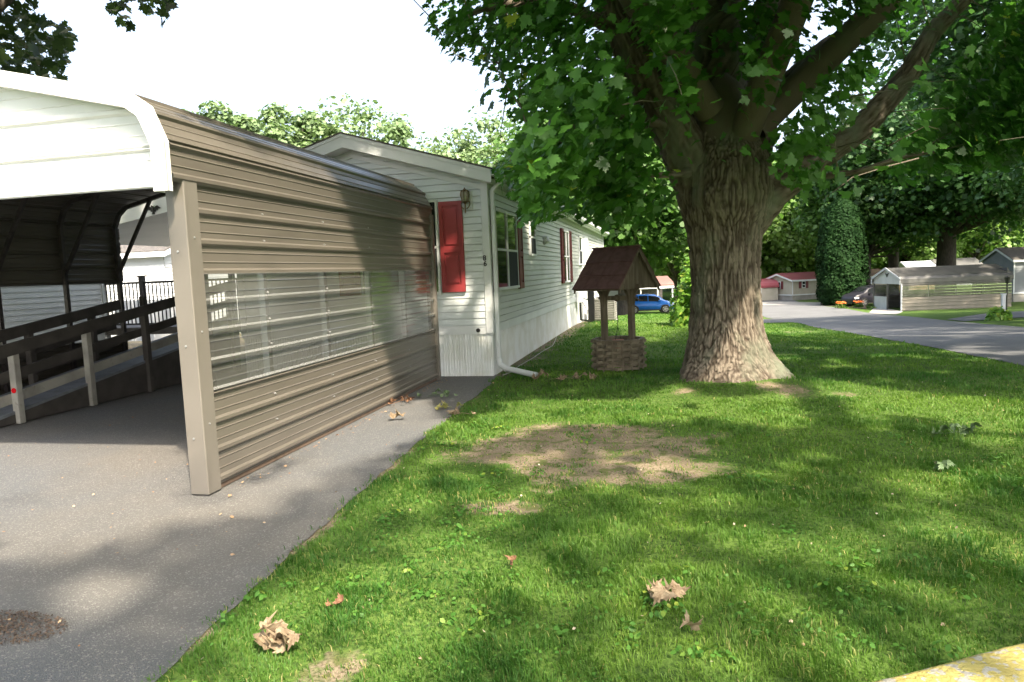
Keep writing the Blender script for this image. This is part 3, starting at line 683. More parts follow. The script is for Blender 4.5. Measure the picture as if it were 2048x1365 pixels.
tag(MB().tube(pts, .008, 6).build('garden_cable', 'ramp_wood', smooth=True), 'thin pale cable lying along the foot of the mobile home skirting', 'cable')
# ------------------------------------------------------------------ wishing well
wc = at(1238, 745, 11.25)
ww = thing('wishing_well', 'weathered wooden wishing well with a brown shingled roof and woven slat basket on the lawn', 'wishing well', (wc.x, wc.y, 0), math.radians(57.5))
mb = MB(); n = 8; rr = .385
for row in range(9):
    z = .03+row*.05
    for k in range(n):
        a0, a1 = 2*math.pi*(k+.5*0)/n, 2*math.pi*(k+1)/n
        for part in range(2):
            t0, t1 = a0+(a1-a0)*part/2, a0+(a1-a0)*(part+1)/2
            o_ = .034 if (row+part+k*0) % 2 else -.012
            tm = (t0+t1)/2
            P = lambda t, r, z: (r*math.cos(t), r*math.sin(t), z)
            pts = [P(t0, rr, z), P(tm, rr+o_*1.6, z), P(t1, rr, z)]
            v = []
            for q in pts:
                d = Vector((q[0], q[1], 0)).normalized()
                v += [(q[0], q[1], z), (q[0], q[1], z+.042), (q[0]-d.x*.018, q[1]-d.y*.018, z+.042), (q[0]-d.x*.018, q[1]-d.y*.018, z)]
            mb.add(v, [(0, 4, 5, 1), (4, 8, 9, 5), (1, 5, 6, 2), (5, 9, 10, 6), (3, 7, 4, 0), (7, 11, 8, 4), (2, 6, 7, 3), (6, 10, 11, 7)])
mb.build('woven_basket', 'wood_well', ww)
mb = MB()
for k in range(16):
    a = 2*math.pi*k/16; mb.box((rr*math.cos(a)-.012, rr*math.sin(a)-.012, 0), (rr*math.cos(a)+.012, rr*math.sin(a)+.012, .47))
for k in range(8):
    a0, a1 = 2*math.pi*k/8, 2*math.pi*(k+1)/8
    mb.beam((.40*math.cos(a0), .40*math.sin(a0), .485), (.40*math.cos(a1), .40*math.sin(a1), .485), .055, .02)
mb.build('basket_frame', 'wood_well', ww)
for s in (-1, 1):
    MB().box((-.045, s*.265-.04, .02), (.045, s*.265+.04, 1.40)).build('post', 'wood_dark', ww, bevel=.004)
    mb = MB()
    for q in (-1, 1):                                     # curved brackets
        arc = [(q*.046, 1.00)]+[(q*(.046+.05*math.sin(t*.5*math.pi)*0+.20*(1-math.cos(t*.5*math.pi))+.02), 1.06+.24*math.sin(t*.5*math.pi)) for t in np.linspace(0, 1, 7)]+[(q*.30, 1.345), (q*.046, 1.345)]
        mb.prism(arc, s*.265-.022, s*.265+.022, lambda u, w, t: (u, t, w))
        arc2 = [(q*.041, 1.00)]+[(q*(.041+.16*(1-math.cos(t*.5*math.pi))+.02), 1.06+.24*math.sin(t*.5*math.pi)) for t in np.linspace(0, 1, 7)]+[(q*.24, 1.345), (q*.041, 1.345)]
        mb.prism([(s*.265+u, w) for u, w in arc2], -.02, .02, lambda u, w, t: (t, u, w))
    mb.build('bracket', 'wood_dark', ww)
mb = MB().tube([(0, -.36, 1.13), (0, .36, 1.13)], .022, 10).box((-.035, -.225, 1.095), (.035, .225, 1.165)).tube([(0, -.03, 1.13), (0, 0, 1.13), (0, .03, 1.13)], [.05, .06, .05], 12)
mb.tube([(0, -.36, 1.13), (.09, -.36, 1.09), (.09, -.42, 1.09)], .010, 6); mb.build('windlass', 'wood_dark', ww)
RZ, EZ, HWd, RL = 1.90, 1.335, .50, .43
mb = MB(); sl = math.atan2(RZ-EZ, HWd)
for s in (-1, 1):
    for r in range(3):
        for c in range(4):
            f0, f1 = r/3-.03, (r+1)/3+.03; y0, y1 = -RL-.02+(2*RL+.04)*c/4+.003, -RL-.02+(2*RL+.04)*(c+1)/4-.003
            lift0, lift1 = .012, .026
            P = lambda f, y, l: (s*(f*HWd*1.06)+s*math.sin(sl)*l, y, RZ-(RZ-EZ)*f*1.06+math.cos(sl)*l)
            v = [P(f0, y0, lift0), P(f0, y1, lift0), P(f1, y1, lift1), P(f1, y0, lift1), P(f0, y0, lift0-.012), P(f0, y1, lift0-.012), P(f1, y1, lift1-.018), P(f1, y0, lift1-.018)]
            mb.add(v, [(0, 1, 2, 3), (7, 6, 5, 4), (0, 4, 5, 1), (1, 5, 6, 2), (2, 6, 7, 3), (3, 7, 4, 0)])
mb.beam((0, -RL-.02, RZ+.03), (0, RL+.02, RZ+.03), .06, .02)
mb.build('shingled_roof', 'well_shingle', ww)
mb = MB()
for s in (-1, 1):
    mb.prism([(0, RZ-.005), (s*HWd*1.04, EZ-.03), (s*HWd*1.04, EZ-.052), (0, RZ-.03)], -RL, RL, lambda u, w, t: (u, t, w))
    mb.box((min(s*HWd, s*(HWd-.02)), -RL, EZ-.07), (max(s*HWd, s*(HWd-.02)), RL, EZ-.005))
mb.build('roof_boards', 'wood_dark', ww)
for s in (-1, 1):
    mb = MB(); nb = 7
    for k in range(nb):
        u0, u1 = -HWd*.95+HWd*1.9*k/nb+.002, -HWd*.95+HWd*1.9*(k+1)/nb-.002
        tp = lambda u: RZ-.03-(RZ-EZ)*abs(u)/HWd
        poly = [(u0, EZ-.06), (u1, EZ-.06), (u1, tp(u1))]+([(0, RZ-.03)] if u0 < 0 < u1 else [])+[(u0, tp(u0))]
        mb.prism(poly, s*(RL-.05)-.009, s*(RL-.05)+.009, lambda u, w, t: (u, t, w))
    mb.build('gable_boards', 'wood_dark', ww)
    mb = MB()
    for q in (-1, 1):
        top = [(0, RZ+.012), (q*HWd*1.06, EZ-.02)]
        sc = []
        for t in np.linspace(1, 0, 25): sc.append((q*HWd*1.06*t, RZ-(RZ-EZ)*t*1.06+.0-.055-.022*abs(math.sin(t*math.pi*3.5))))
        mb.prism(top+sc, s*(RL+.0)-.011, s*(RL+.0)+.011, lambda u, w, t: (u, t, w))
    mb.build('scalloped_trim', 'wood_dark', ww)
mb = MB().tube([(0, 0, 1.10), (0, 0, .66)], .006, 5).tube([(0, 0, .66), (-.075, 0, .47)], .004, 5).tube([(0, 0, .66), (.075, 0, .47)], .004, 5)
mb.build('bucket_chain', 'black', ww)
MB().tube([(0, 0, .34), (0, 0, .47), (0, 0, .471), (0, 0, .36)], [.075, .095, .08, .07], 14).build('flower_pot', 'clay', ww)
# ------------------------------------------------------------------ painted kerb at the near right corner
a = Vector((.62, 2.47, 0)); b = Vector((2.30, 3.44, 0)); d = (b-a).normalized(); nrm = Vector((d.y, -d.x, 0))
mb = MB(); prof = [(-.10, -.02), (-.10, .05), (-.088, .078), (-.06, .092), (.06, .092), (.088, .078), (.10, .05), (.10, -.02)]
v = []; NS = 40
for i in range(NS+1):
    t = i/NS; p = a+(b-a)*t; sh = 1-.12*(max(0, .04-t)+max(0, t-.96))/.04
    for u, w in prof:
        w2 = w+.006*(float(vn(t*30, u*20))-.5)
        q = p+nrm*u*sh; v.append((q.x, q.y, max(w2, -.02)*sh))
k = len(prof)
mb.add(v, [(i*k+j, i*k+j+1, (i+1)*k+j+1, (i+1)*k+j) for i in range(NS) for j in range(k-1)]+[tuple(range(k)), tuple(NS*k+j for j in range(k-1, -1, -1))])
o = mb.build('parking_kerb', 'kerb_yellow', smooth=True); tag(o, 'rounded concrete kerb with peeling yellow paint at the near edge of the lawn', 'kerb')
# ------------------------------------------------------------------ where sun patches fall (shapes the gaps in the crowns)
LIT = [
 [(860, 885), (905, 850), (1000, 812), (1100, 796), (1260, 800), (1355, 775), (1400, 800), (1500, 800), (1580, 790), (1640, 850), (1560, 865), (1500, 850), (1380, 842), (1290, 852), (1150, 850), (1050, 872), (940, 892)],
 [(1590, 765), (1720, 768), (1850, 790), (2048, 800), (2100, 880), (2048, 872), (1900, 850), (1760, 822), (1650, 800)],
 [(1520, 648), (1600, 650), (1650, 662), (1570, 688), (1520, 692)],
 [(1750, 945), (1960, 935), (2000, 990), (1850, 1010)],
 [(1180, 690), (1215, 632), (1375, 632), (1372, 700), (1250, 720)],
 [(-300, 878), (355, 878), (380, 1003), (440, 1003), (640, 900), (790, 800), (860, 800), (900, 850), (780, 905), (690, 940), (570, 1000), (500, 1040), (250, 1065), (100, 1130), (-300, 1140)],
 [(100, 1180), (190, 1150), (320, 1140), (300, 1200), (200, 1245), (110, 1240)],
 [(420, 1290), (520, 1180), (700, 1120), (1000, 1090), (1100, 1180), (900, 1330), (600, 1420)],
 [(1390, 660), (1510, 660), (1560, 790), (1380, 780)],
]
WALL_LIT = [(300, 180), (560, 250), (660, 300), (700, 430), (735, 545), (775, 700), (800, 800), (780, 860), (430, 1010), (300, 1000)]
rngc = np.random.default_rng(21)
def sun_keep(P, strict=.97, dap=.30, far=False):
    """False for leaf clumps whose shadow would fall where the photograph is sunlit"""
    P = np.asarray(P, float); x, y, z = P.T; N = len(P)
    keep = np.ones(N, bool); done = np.zeros(N, bool)
    t = (4.52-y)/LB; X, Z = x-LA*t, z-t
    hit = (t > 0) & (X > -8.9) & (X < -3.3) & (Z > 0.0) & (Z < 3.75); front = hit & (Z > 2.2)
    keep &= ~(front & (X > -7.5)); done |= front
    t = (x+3.42)/LA; Y, Z = y+LB*t, z-t
    hit = (t > 0) & (Y > 4.5) & (Y < 10.15) & (Z > -.1) & (Z < 2.95) & ~done
    px, py, _ = proj(np.stack([np.full(N, -3.42), Y, Z], -1)); keep &= ~(hit & inpoly(px, py, WALL_LIT)); done |= hit
    dn = vn(Y*2.2+9, Z*2.2, s=31); keep &= ~(hit & (dn > .70) & (Y > 7.6))
    t = (10.57-y)/LB; X, Z = x-LA*t, z-t
    hit = (t > 0) & (X > -6.9) & (X < -2.65) & (Z > -.1) & (Z < 3.1) & ~done
    keep &= ~(hit & (vn(X*2.6, Z*1.7, s=5) > .50)); done |= hit
    t = (x+2.65)/LA; Y, Z = y+LB*t, z-t
    hit = (t > 0) & (Y > 10.57) & (Y < 31) & (Z > 0) & (Z < 3.1) & ~done
    keep &= ~(hit & ((vn(Y*1.5, Z*1.0, s=6) > .66) | (Y > 24.5))); done |= hit
    X, Y = x-LA*z, y+LB*z
    px, py, zz = proj(np.stack([X, Y, T(X, Y)], -1)); lit = np.zeros(N, bool)
    for pl in LIT: lit |= inpoly(px, py, pl)
    keep &= ~(~done & (zz > .3) & lit & (rngc.random(N) < strict))
    d = fbm(X*1.5, Y*1.5, o=3, s=8); d2 = fbm(X*4.2, Y*4.2, o=2, s=18); nr = (zz > .3) & (py > 900) & (X > -2.1); keep &= ~(~done & ((~nr & (d > .64) & (X > -2.1)) | (nr & (d2 > .53))))
    return keep
# ------------------------------------------------------------------ the hero maple
def bark_disp(P, fine=1.):
    x, y, z = P.T
    w = fbm(x*4, y*4, z*1.6, o=2, s=3)*2.2
    a = np.abs(vn(x*30+w, y*30+w, z*3.6, s=9)-.5)*2; b = np.abs(vn(x*55+w*2, y*55, z*14, s=12)-.5)*2
    c = fbm(x*60, y*60, z*30, o=2, s=15)
    r = np.minimum(a*2.0, 1)*.66+np.minimum(b*1.6, 1)*.34
    return (r-.75)*.040*fine+(c-.5)*.006, r
def grid_mesh(rings, n):
    m = len(rings)//n; I = np.arange(m*n).reshape(m, n); J = np.roll(I, -1, 1)
    return np.stack([I[:-1], J[:-1], J[1:], I[1:]], -1).reshape(-1)
def hero_trunk():
    c = [(0.86, 9.80, -.25), (0.84, 9.84, .0), (.80, 9.92, .35), (.78, 9.98, .8), (.78, 10.0, 1.2), (.78, 10.02, 1.8), (.79, 10.05, 2.3), (.80, 10.08, 2.7), (.80, 10.1, 3.1), (.78, 10.15, 3.5)]
    zz = np.arange(-.2, 3.4, .012); cz = [p[2] for p in c]; cx = np.interp(zz, cz, [p[0] for p in c]); cy = np.interp(zz, cz, [p[1] for p in c])
    r0 = np.interp(zz, [-.2, 0, .1, .2, .35, .6, .9, 1.3, 1.7, 2.0, 2.25, 2.5, 2.8, 3.1, 3.4], [.92, .79, .72, .665, .585, .510, .470, .455, .462, .488, .548, .615, .60, .50, .36])
    k = np.ones(9)/9; r0 = np.convolve(np.pad(r0, 4, 'edge'), k, 'valid')
    n = 420; th = np.linspace(0, 2*np.pi, n, endpoint=False)
    Z, TH = np.meshgrid(zz, th, indexing='ij'); R = r0[:, None]*np.ones(n)
    fl = np.clip((.75-Z)/.95, 0, 1)**2
    lob = np.cos(TH*5+.6)*.10+np.cos(TH*3-.5)*.09+np.cos(TH*8+2)*.045+.10*np.exp(-((np.angle(np.exp(1j*(TH-5.75))))/.38)**2)
    R = R*(1+fl*lob*1.25)+.03*(fbm(np.cos(TH)*1.6+5, np.sin(TH)*1.6, Z*1.3, o=3, s=1)-.5)*2*(.6+np.clip(Z-1.8, 0, 1)*1.6)
    bl = lambda tc, zc, rr, h: h*np.exp(-((np.angle(np.exp(1j*(TH-tc))))/rr)**2-((Z-zc)/.16)**2)
    R += bl(4.75, 2.25, .28, .05)+bl(4.3, 2.45, .2, .05)-bl(4.62, 2.08, .22, .035)+bl(5.4, 2.3, .25, .05)
    P = np.stack([cx[:, None]+R*np.cos(TH), cy[:, None]+R*np.sin(TH), Z], -1).reshape(-1, 3)
    d, f = bark_disp(P, 1.0); nrm = np.stack([np.cos(TH), np.sin(TH), 0*TH], -1).reshape(-1, 3)
    return P+nrm*d[:, None], grid_mesh(P, n), f
def hero_limb(path, n=56, st=.03):
    pts = np.array([tuple(at(p[0], p[1], p[2])) for p in path]); rad = np.array([p[3] for p in path])
    s = np.concatenate([[0], np.cumsum(np.linalg.norm(np.diff(pts, axis=0), axis=1))]); m = int(s[-1]/st)+2; ss = np.linspace(0, s[-1], m)
    C = np.stack([np.interp(ss, s, pts[:, i]) for i in range(3)], -1); r = np.interp(ss, s, rad)
    w = max(3, int(.35/st)); ker = np.ones(w)/w
    C = np.stack([np.convolve(np.pad(C[:, i], (w//2, w-1-w//2), 'edge'), ker, 'valid') for i in range(3)], -1)
    C += (np.stack([fbm(ss*.9, i*7.3+path[0][0], o=2, s=2) for i in range(3)], -1)-.5)*.16*np.clip(ss/s[-1]*2, 0, 1)[:, None]
    D = np.gradient(C, axis=0); D /= np.linalg.norm(D, axis=1)[:, None]
    x = np.cross(D, [0, .2, 1.]); x /= np.linalg.norm(x, axis=1)[:, None]; y = np.cross(D, x)
    th = np.linspace(0, 2*np.pi, n, endpoint=False)
    N_ = x[:, None, :]*np.cos(th)[None, :, None]+y[:, None, :]*np.sin(th)[None, :, None]
    P = (C[:, None, :]+N_*r[:, None, None]).reshape(-1, 3); q = P.copy()
    # bark runs along the limb: use limb coordinates
    A = np.stack([np.cos(th)[None, :]*r[:, None], np.sin(th)[None, :]*r[:, None], np.repeat(ss[:, None], n, 1)], -1).reshape(-1, 3)+path[0][0]*.01
    d, f = bark_disp(A, .8); lump = (fbm(A[:, 0]*3, A[:, 1]*3, A[:, 2]*1.5, o=2, s=7)-.5)*.10
    P = P+N_.reshape(-1, 3)*(d+lump*np.repeat(r, n))[:, None]
    return P, grid_mesh(P, n), f, C
LIMBS = [
 [(1440, 450, 9.65, .46), (1400, 360, 9.55, .37), (1350, 265, 9.4, .29), (1290, 170, 9.2, .255), (1250, 90, 9.0, .225), (1215, 0, 8.8, .2), (1170, -120, 8.3, .17), (1080, -300, 7.6, .12), (980, -520, 7, .06)],
 [(1450, 440, 9.75, .52), (1447, 320, 9.85, .47), (1436, 200, 9.95, .40), (1432, 60, 10, .36), (1435, -60, 10.05, .33), (1440, -300, 10.2, .26), (1425, -700, 10.6, .17), (1430, -1100, 11, .06)],
 [(1415, 250, 9.85, .26), (1360, 150, 9.75, .19), (1275, 35, 9.6, .165), (1180, -80, 9.4, .13), (1050, -260, 9, .08), (900, -500, 8.6, .04)],
 [(1465, 300, 9.95, .30), (1500, 160, 10.2, .22), (1540, 0, 10.4, .18), (1600, -200, 10.6, .13), (1700, -500, 11, .06)],
 [(1490, 350, 9.85, .30), (1525, 240, 9.95, .2), (1565, 180, 10, .17), (1621, 127, 10.1, .16), (1685, 79, 10.2, .15), (1760, 15, 10.3, .135), (1850, -80, 10.5, .1), (2050, -300, 11, .05)],
 [(1480, 440, 9.6, .38), (1540, 385, 9.5, .27), (1610, 332, 9.55, .215), (1716, 266, 9.7, .18), (1765, 215, 9.8, .165), (1811, 158, 9.9, .15), (1875, 63, 10, .125), (1950, -20, 10.1, .10), (2100, -150, 10.2, .08), (2400, -400, 10.4, .04)],
 [(1380, 345, 9.2, .06), (1300, 352, 8.6, .035), (1200, 350, 8.0, .025), (1110, 330, 7.4, .016), (1050, 320, 6.9, .008)],
 [(1330, 250, 9.2, .08), (1260, 240, 8.7, .05), (1180, 190, 8.2, .04), (1080, 150, 7.7, .025), (960, 120, 7.2, .012)],
 [(1560, 370, 9.5, .07), (1640, 350, 8.9, .05), (1760, 330, 8.3, .03), (1880, 300, 7.9, .02)],
 [(1235, 60, 8.9, .09), (1150, 20, 8.2, .07), (1050, 0, 7.6, .05), (930, 20, 7.0, .025)],
]
mt = thing('maple_tree', 'large maple with a thick furrowed trunk and low leafy limbs standing on the front lawn', 'tree', (.84, 9.84, 0))
Vs, Is, Rs, nv = [], [], [], 0; nodes = []
V_, I_, f_ = hero_trunk(); Vs.append(V_); Is.append(I_); Rs.append(f_); nv = len(V_)
for lp in LIMBS:
    V_, I_, f_, C_ = hero_limb(lp, n=56 if lp[0][3] > .1 else 14, st=.03 if lp[0][3] > .1 else .08); Vs.append(V_); Is.append(I_+nv); Rs.append(f_); nv += len(V_); nodes.append(C_[::4])
nodes = np.concatenate(nodes)
# invisible-from-here limbs toward the camera and right carry the rest of the crown
extra = [[(1.0, 9.9, 3.2), (1.6, 8.3, 4.8), (2.2, 6.2, 6.4), (2.6, 4.2, 7.6)], [(.6, 9.8, 3.6), (-.8, 8.2, 5.4), (-2.2, 6.6, 6.8)], [(1.2, 10.2, 3.4), (3.6, 10.6, 5.6), (6, 10.8, 7.5)], [(.8, 10.4, 4), (.2, 12.6, 6), (-.6, 14.6, 8)]]
tb = MB(); zt = []
tb.tube([(.8, 10.1, 2.9), (.8, 10.15, 3.5), (.8, 10.2, 3.95), (.8, 10.2, 4.15)], [.44, .42, .26, .05], 24)
for e in extra:
    tb.tube(e, [.2, .16, .1, .04][:len(e)], 12); e = np.array(e)
    for i in range(len(e)-1): nodes = np.concatenate([nodes, e[i]+(e[i+1]-e[i])*np.linspace(0, 1, 8)[:, None]])
FRAME_OK = [(838, -40), (852, 60), (880, 85), (903, 150), (940, 190), (960, 222), (1012, 222), (1038, 248), (1020, 300), (985, 330), (992, 372), (1035, 400), (1015, 432), (1050, 462), (1080, 440), (1180, 448), (1215, 472), (1290, 462), (1345, 400), (1400, 330), (1520, 330), (1562, 405), (1600, 440), (1645, 425), (1700, 395), (1800, 365), (1900, 345), (2060, 320), (2300, 300), (2300, -400), (838, -400)]
GAPPOLY = [(1550, 60), (1600, -30), (1850, -30), (1850, 60), (1790, 150), (1690, 180), (1600, 300), (1555, 330)]
TRUNK_CLEAR = [(1350, 330), (1420, 300), (1500, 300), (1600, 360), (1590, 900), (1320, 900), (1345, 480)]
LIMB_CLEAR = [[(1330, 330), (1225, 90), (1200, -20), (1250, -20), (1300, 110), (1350, 210), (1400, 330)], [(1385, 300), (1385, -20), (1480, -20), (1480, 300)],
              [(1500, 330), (1530, 200), (1640, 90), (1740, 10), (1790, 10), (1700, 110), (1600, 200), (1530, 380)]]
def crown_clusters(N, seed):
    r = np.random.default_rng(seed); P = r.uniform(-1, 1, (N*3, 3)); q = np.linalg.norm(P, axis=1)
    P = P[(q < 1) & (q > .35)]; P = P[:N]*np.array([8.2, 8.0, 5.4])+np.array([.8, 8.9, 7.2]); P = P[P[:, 2] > 2.1]
    rr = fbm(P[:, 0]*.35, P[:, 1]*.35, P[:, 2]*.5, o=2, s=44); return P[rr > .36]
cl = crown_clusters(7200, 5)
low = []                                                  # low hanging sprays seen in the picture
r_ = np.random.default_rng(9)
for _ in range(5000):
    px, py = (r_.uniform(830, 2150) if _ < 4000 else r_.uniform(1780, 2150)), r_.uniform(-60, 470)
    d = r_.uniform(5.6, 9.4) if px < 1400 else r_.uniform(6.8, 11.5)
    if py < 150 and px < 1400: d = r_.uniform(6.2, 9.2)
    low.append(tuple(at(px, py, d)))
low = np.array(low); px, py, zz = proj(low)
for k_ in range(1):
    bot = np.interp(px, [830, 1000, 1300, 1560, 1700, 2150], [230, 460, 470, 440, 400, 330])
    pr = np.clip(.45+.5*(py/np.maximum(bot, 1)), 0, 1); low = low[r_.random(len(low)) < pr]
# clumps that shade the rear of the carport wall, the gable and the lawn under the tree
r_ = np.random.default_rng(12); tg = []
for _ in range(2600): tg.append((-3.42, r_.uniform(6.0, 10.15), r_.uniform(.0, 3.1)))
for _ in range(220): tg.append((r_.uniform(-5.2, -2.65), 10.57, r_.uniform(0, 3.7)))
for _ in range(1500): tg.append((-2.65, r_.uniform(10.6, 23), r_.uniform(0, 3)))
for _ in range(5200): tg.append((r_.uniform(-3.3, 6), r_.uniform(1.5, 20), 0))
tg = np.array(tg); h_ = r_.uniform(4.6, 9.5, len(tg)); sh_ = tg+np.stack([LA*h_, -LB*h_, h_], -1)
near = np.hypot(sh_[:, 0]-.8, sh_[:, 1]-9.5) < 8.8; SHADE_FAR = sh_[~near]; sh_ = sh_[near]; sh_ = sh_[r_.random(len(sh_)) < .28]
ln_ = nodes[r_.integers(0, len(nodes), 1500)]; h_ = r_.uniform(1.2, 5, 1500); LIMB_SH = ln_+np.stack([LA*h_, -LB*h_, h_], -1)+r_.normal(0, .18, (1500, 3))
cl = np.concatenate([cl, low, sh_]); px, py, zz = proj(cl)
infr = (zz > .5) & (px > -80) & (px < 2130) & (py > -60) & (py < 1450)
dd = np.linalg.norm(cl-np.array([.8, 10, 3.]), axis=1)
ok = ~infr | inpoly(px+r_.normal(0, 9, len(px)), py+r_.normal(0, 9, len(px))+12, FRAME_OK)
front = zz < 9.9
ok &= ~(infr & front & inpoly(px, py, TRUNK_CLEAR)); ok &= (np.hypot(cl[:, 0]-.8, cl[:, 1]-10.05) > .8) | (cl[:, 2] > 4)
for pl in LIMB_CLEAR: ok &= ~(infr & (zz < 9.6) & inpoly(px, py, pl) & (r_.random(len(px)) < .95))
ok &= ~((zz < 5.0) & infr) ; ok &= ~((np.hypot(cl[:, 0], cl[:, 1]) < 3.2) & (cl[:, 2] < 5))
gap = fbm(px/95., py/75., o=3, s=77); ok &= ~(infr & (gap > .54) & (px > 1480) & (px < 1800) & (py < 350))
ok &= ~(infr & (gap > .60)); ok &= ~(infr & (px < 1350) & (fbm(px/42., py/36., o=2, s=5) > .53)); ok &= ~(infr & inpoly(px, py, [(1545, 130), (1600, 20), (1700, -30), (1850, -30), (1860, 60), (1800, 150), (1690, 190), (1590, 330), (1550, 330)]) & (gap > .52))
cl = cl[ok]; cl = cl[sun_keep(cl, dap=.14)]
lx_, ly_, lz_ = proj(LIMB_SH); LIMB_SH = LIMB_SH[~((lz_ > 0) & (px_ok := (lx_ > -80) & (lx_ < 2130) & (ly_ > -60) & (ly_ < 1400)) & ~inpoly(lx_, ly_+12, FRAME_OK))]
lx_, ly_, lz_ = proj(LIMB_SH); LIMB_SH = LIMB_SH[~((lz_ < 9.9) & inpoly(lx_, ly_, TRUNK_CLEAR)) & ((LIMB_SH[:, 0] > 1.2) | (LIMB_SH[:, 2] > 5)) & ~((lz_ < 6) & (lx_ < 2300))]
lx_, ly_, lz_ = proj(LIMB_SH); LIMB_SH = LIMB_SH[~((lz_ > 0) & inpoly(lx_, ly_, GAPPOLY))]; n_free = len(LIMB_SH); cl = np.concatenate([cl, LIMB_SH])
print('hero clusters', len(cl))
# twigs
tw = np.random.default_rng(3)
px, py, zz = proj(cl); vis = np.where((zz > 0) & (px > 700) & (px < 2200) & (py > -200) & (py < 500))[0]
for i in tw.choice(vis, min(380, len(vis)), replace=False):
    c = cl[i]; dist = np.linalg.norm(nodes-c, axis=1)+np.maximum(0, nodes[:, 2]-c[2]+0)*0.2; a = nodes[np.argsort(dist)[tw.integers(0, 14)]]
    if dist.min() > 1.2: 
        j = np.argsort(np.linalg.norm(cl-c, axis=1))[12]; a = cl[j]
    m_ = (a+c)/2+tw.normal(0, .06, 3)+np.array([0, 0, .08]); L_ = np.linalg.norm(c-a)
    if L_ > 1.5: continue
    m2 = a*.7+c*.3+tw.normal(0, .07, 3)*L_+np.array([0, 0, .03]); m_ = a*.35+c*.65+tw.normal(0, .08, 3)*L_; tb.tube([a, m2, m_, c], [.004+.005*L_, .003+.004*L_, .002+.002*L_, .0015], 5, cap=False)
tv = np.array(tb.v); fi = [q for q in tb.f if len(q) == 4]
Vs.append(tv); Is.append(np.array(fi).ravel()+nv); Rs.append(np.full(len(tv), .6))
V_ = np.concatenate(Vs)-np.array(OFF['maple_tree']); I_ = np.concatenate(Is)
def bark_mat(name, ridge, crev):
    m = mat(name, crev, ridge, attr='rnd', rough=.9, bump=.35, bscale=70, spec=.2, col3=(.15, .165, .12), scale3=2.2, w3=(.52, .72), stretch=(1, 1, .5)); return m
MT['bark'] = bark_mat('maple_bark', (.235, .20, .16), (.052, .039, .029)); MT['bark_bg'] = mat('tree_bark', (.10, .085, .07), (.06, .05, .042), 3, .9, bump=.4, bscale=20, stretch=(4, 4, 1))
o = raw_mesh('trunk', V_, np.full(len(I_)//4, 4), I_, 'bark', np.concatenate(Rs)**1.3, parent=mt, smooth=True)
# leaves
lr = np.random.default_rng(17); px, py, zz = proj(cl); infr = (zz > 0) & (px > -150) & (px < 2250) & (py > -150) & (py < 900)
cnt = np.where(infr, 19, 9); ci = np.repeat(np.arange(len(cl)), cnt); N = len(ci)
infr_c = infr; sprd = np.where(infr, .22, .34)[ci]
P = cl[ci]+lr.normal(0, 1, (N, 3))*sprd[:, None]*np.array([1, 1, .6])
out_n = P-np.array([.8, 9.6, 5.]); out_n /= np.linalg.norm(out_n, axis=1)[:, None]
nrm = np.array([0, 0, 1.])+out_n*.75
S = lr.uniform(.045, .125, N)*np.where(infr, 1., 1.75)[ci]
Rm = rand_rot(N, nrm, .38, lr)
rnd = np.clip(vn(cl[:, 0]*.8, cl[:, 1]*.8, cl[:, 2]*.8)[ci]*.6+lr.uniform(0, .5, N)-.05, 0, 1); rnd = np.where(lr.random(N) < .006, 1.0, rnd*.8)
px, py, zz = proj(P); vis = (zz > 0) & (px > -100) & (px < 2150) & (py > -60) & (py < 1400); out_ = vis & ~inpoly(px, py-4, FRAME_OK) & ((zz < 9.9) | (px < 1340)); out_ |= vis & (zz < 9.7) & inpoly(px, py-25, TRUNK_CLEAR); out_ |= vis & ~infr_c[ci] & (zz < 9)
k = ~out_ & (sun_keep(P, strict=.995) | (ci >= len(cl)-n_free))
infr = infr_c[ci]
for pl in LIMB_CLEAR: k &= ~(vis & (zz < 9.5) & inpoly(px, py, pl) & (lr.random(N) < .8))
kv = k & infr; ko = k & ~infr
A1 = inst(MAPLE, MAPLE_F, P[kv], Rm[kv], S[kv]*1.15, rnd[kv]); A2 = inst(CARD, CARD_F, P[ko], Rm[ko], S[ko]*1.3, rnd[ko])
V_ = np.concatenate([A1[0], A2[0]])-np.array(OFF['maple_tree']); c_ = np.concatenate([A1[1], A2[1]]); i_ = np.concatenate([A1[2], A2[2]+len(A1[0])]); r__ = np.concatenate([A1[3], A2[3]])
raw_mesh('crown', V_, c_, i_, 'maple_leaf', r__, parent=mt); print('hero leaves', k.sum())
# ------------------------------------------------------------------ other trees
def crown_pts(H, R, base, nclump, nleaf, seed, shape=1.):
    r = np.random.default_rng(seed); c = []
    while len(c) < nclump:
        p = r.uniform(-1, 1, 3); q = np.linalg.norm(p)
        if q > 1 or q < .45: continue
        if p[2] < -.2 and np.hypot(p[0], p[1]) < .3: continue
        w = 1-.25*max(0, p[2])*shape; c.append((p[0]*R*w, p[1]*R*w, base+(H-base)*(p[2]+1)/2))
    c = np.array(c); cr = r.uniform(.07, .30, nclump)**1.0*R
    ci = np.repeat(np.arange(nclump), nleaf); d = r.normal(0, 1, (len(ci), 3)); d /= np.linalg.norm(d, axis=1)[:, None]
    rad = cr[ci]*(r.uniform(.3, 1.08, len(ci))**.6+np.abs(r.normal(0, .16, len(ci)))); P = c[ci]+d*rad[:, None]*np.array([1.15, 1.15, .75])
    n = d*.7+np.array([0, 0, .8]); rn = np.clip(r.random(nclump)[ci]*.4+r.random(len(ci))*.4, 0, 1)
    return c, P, n, rn, r
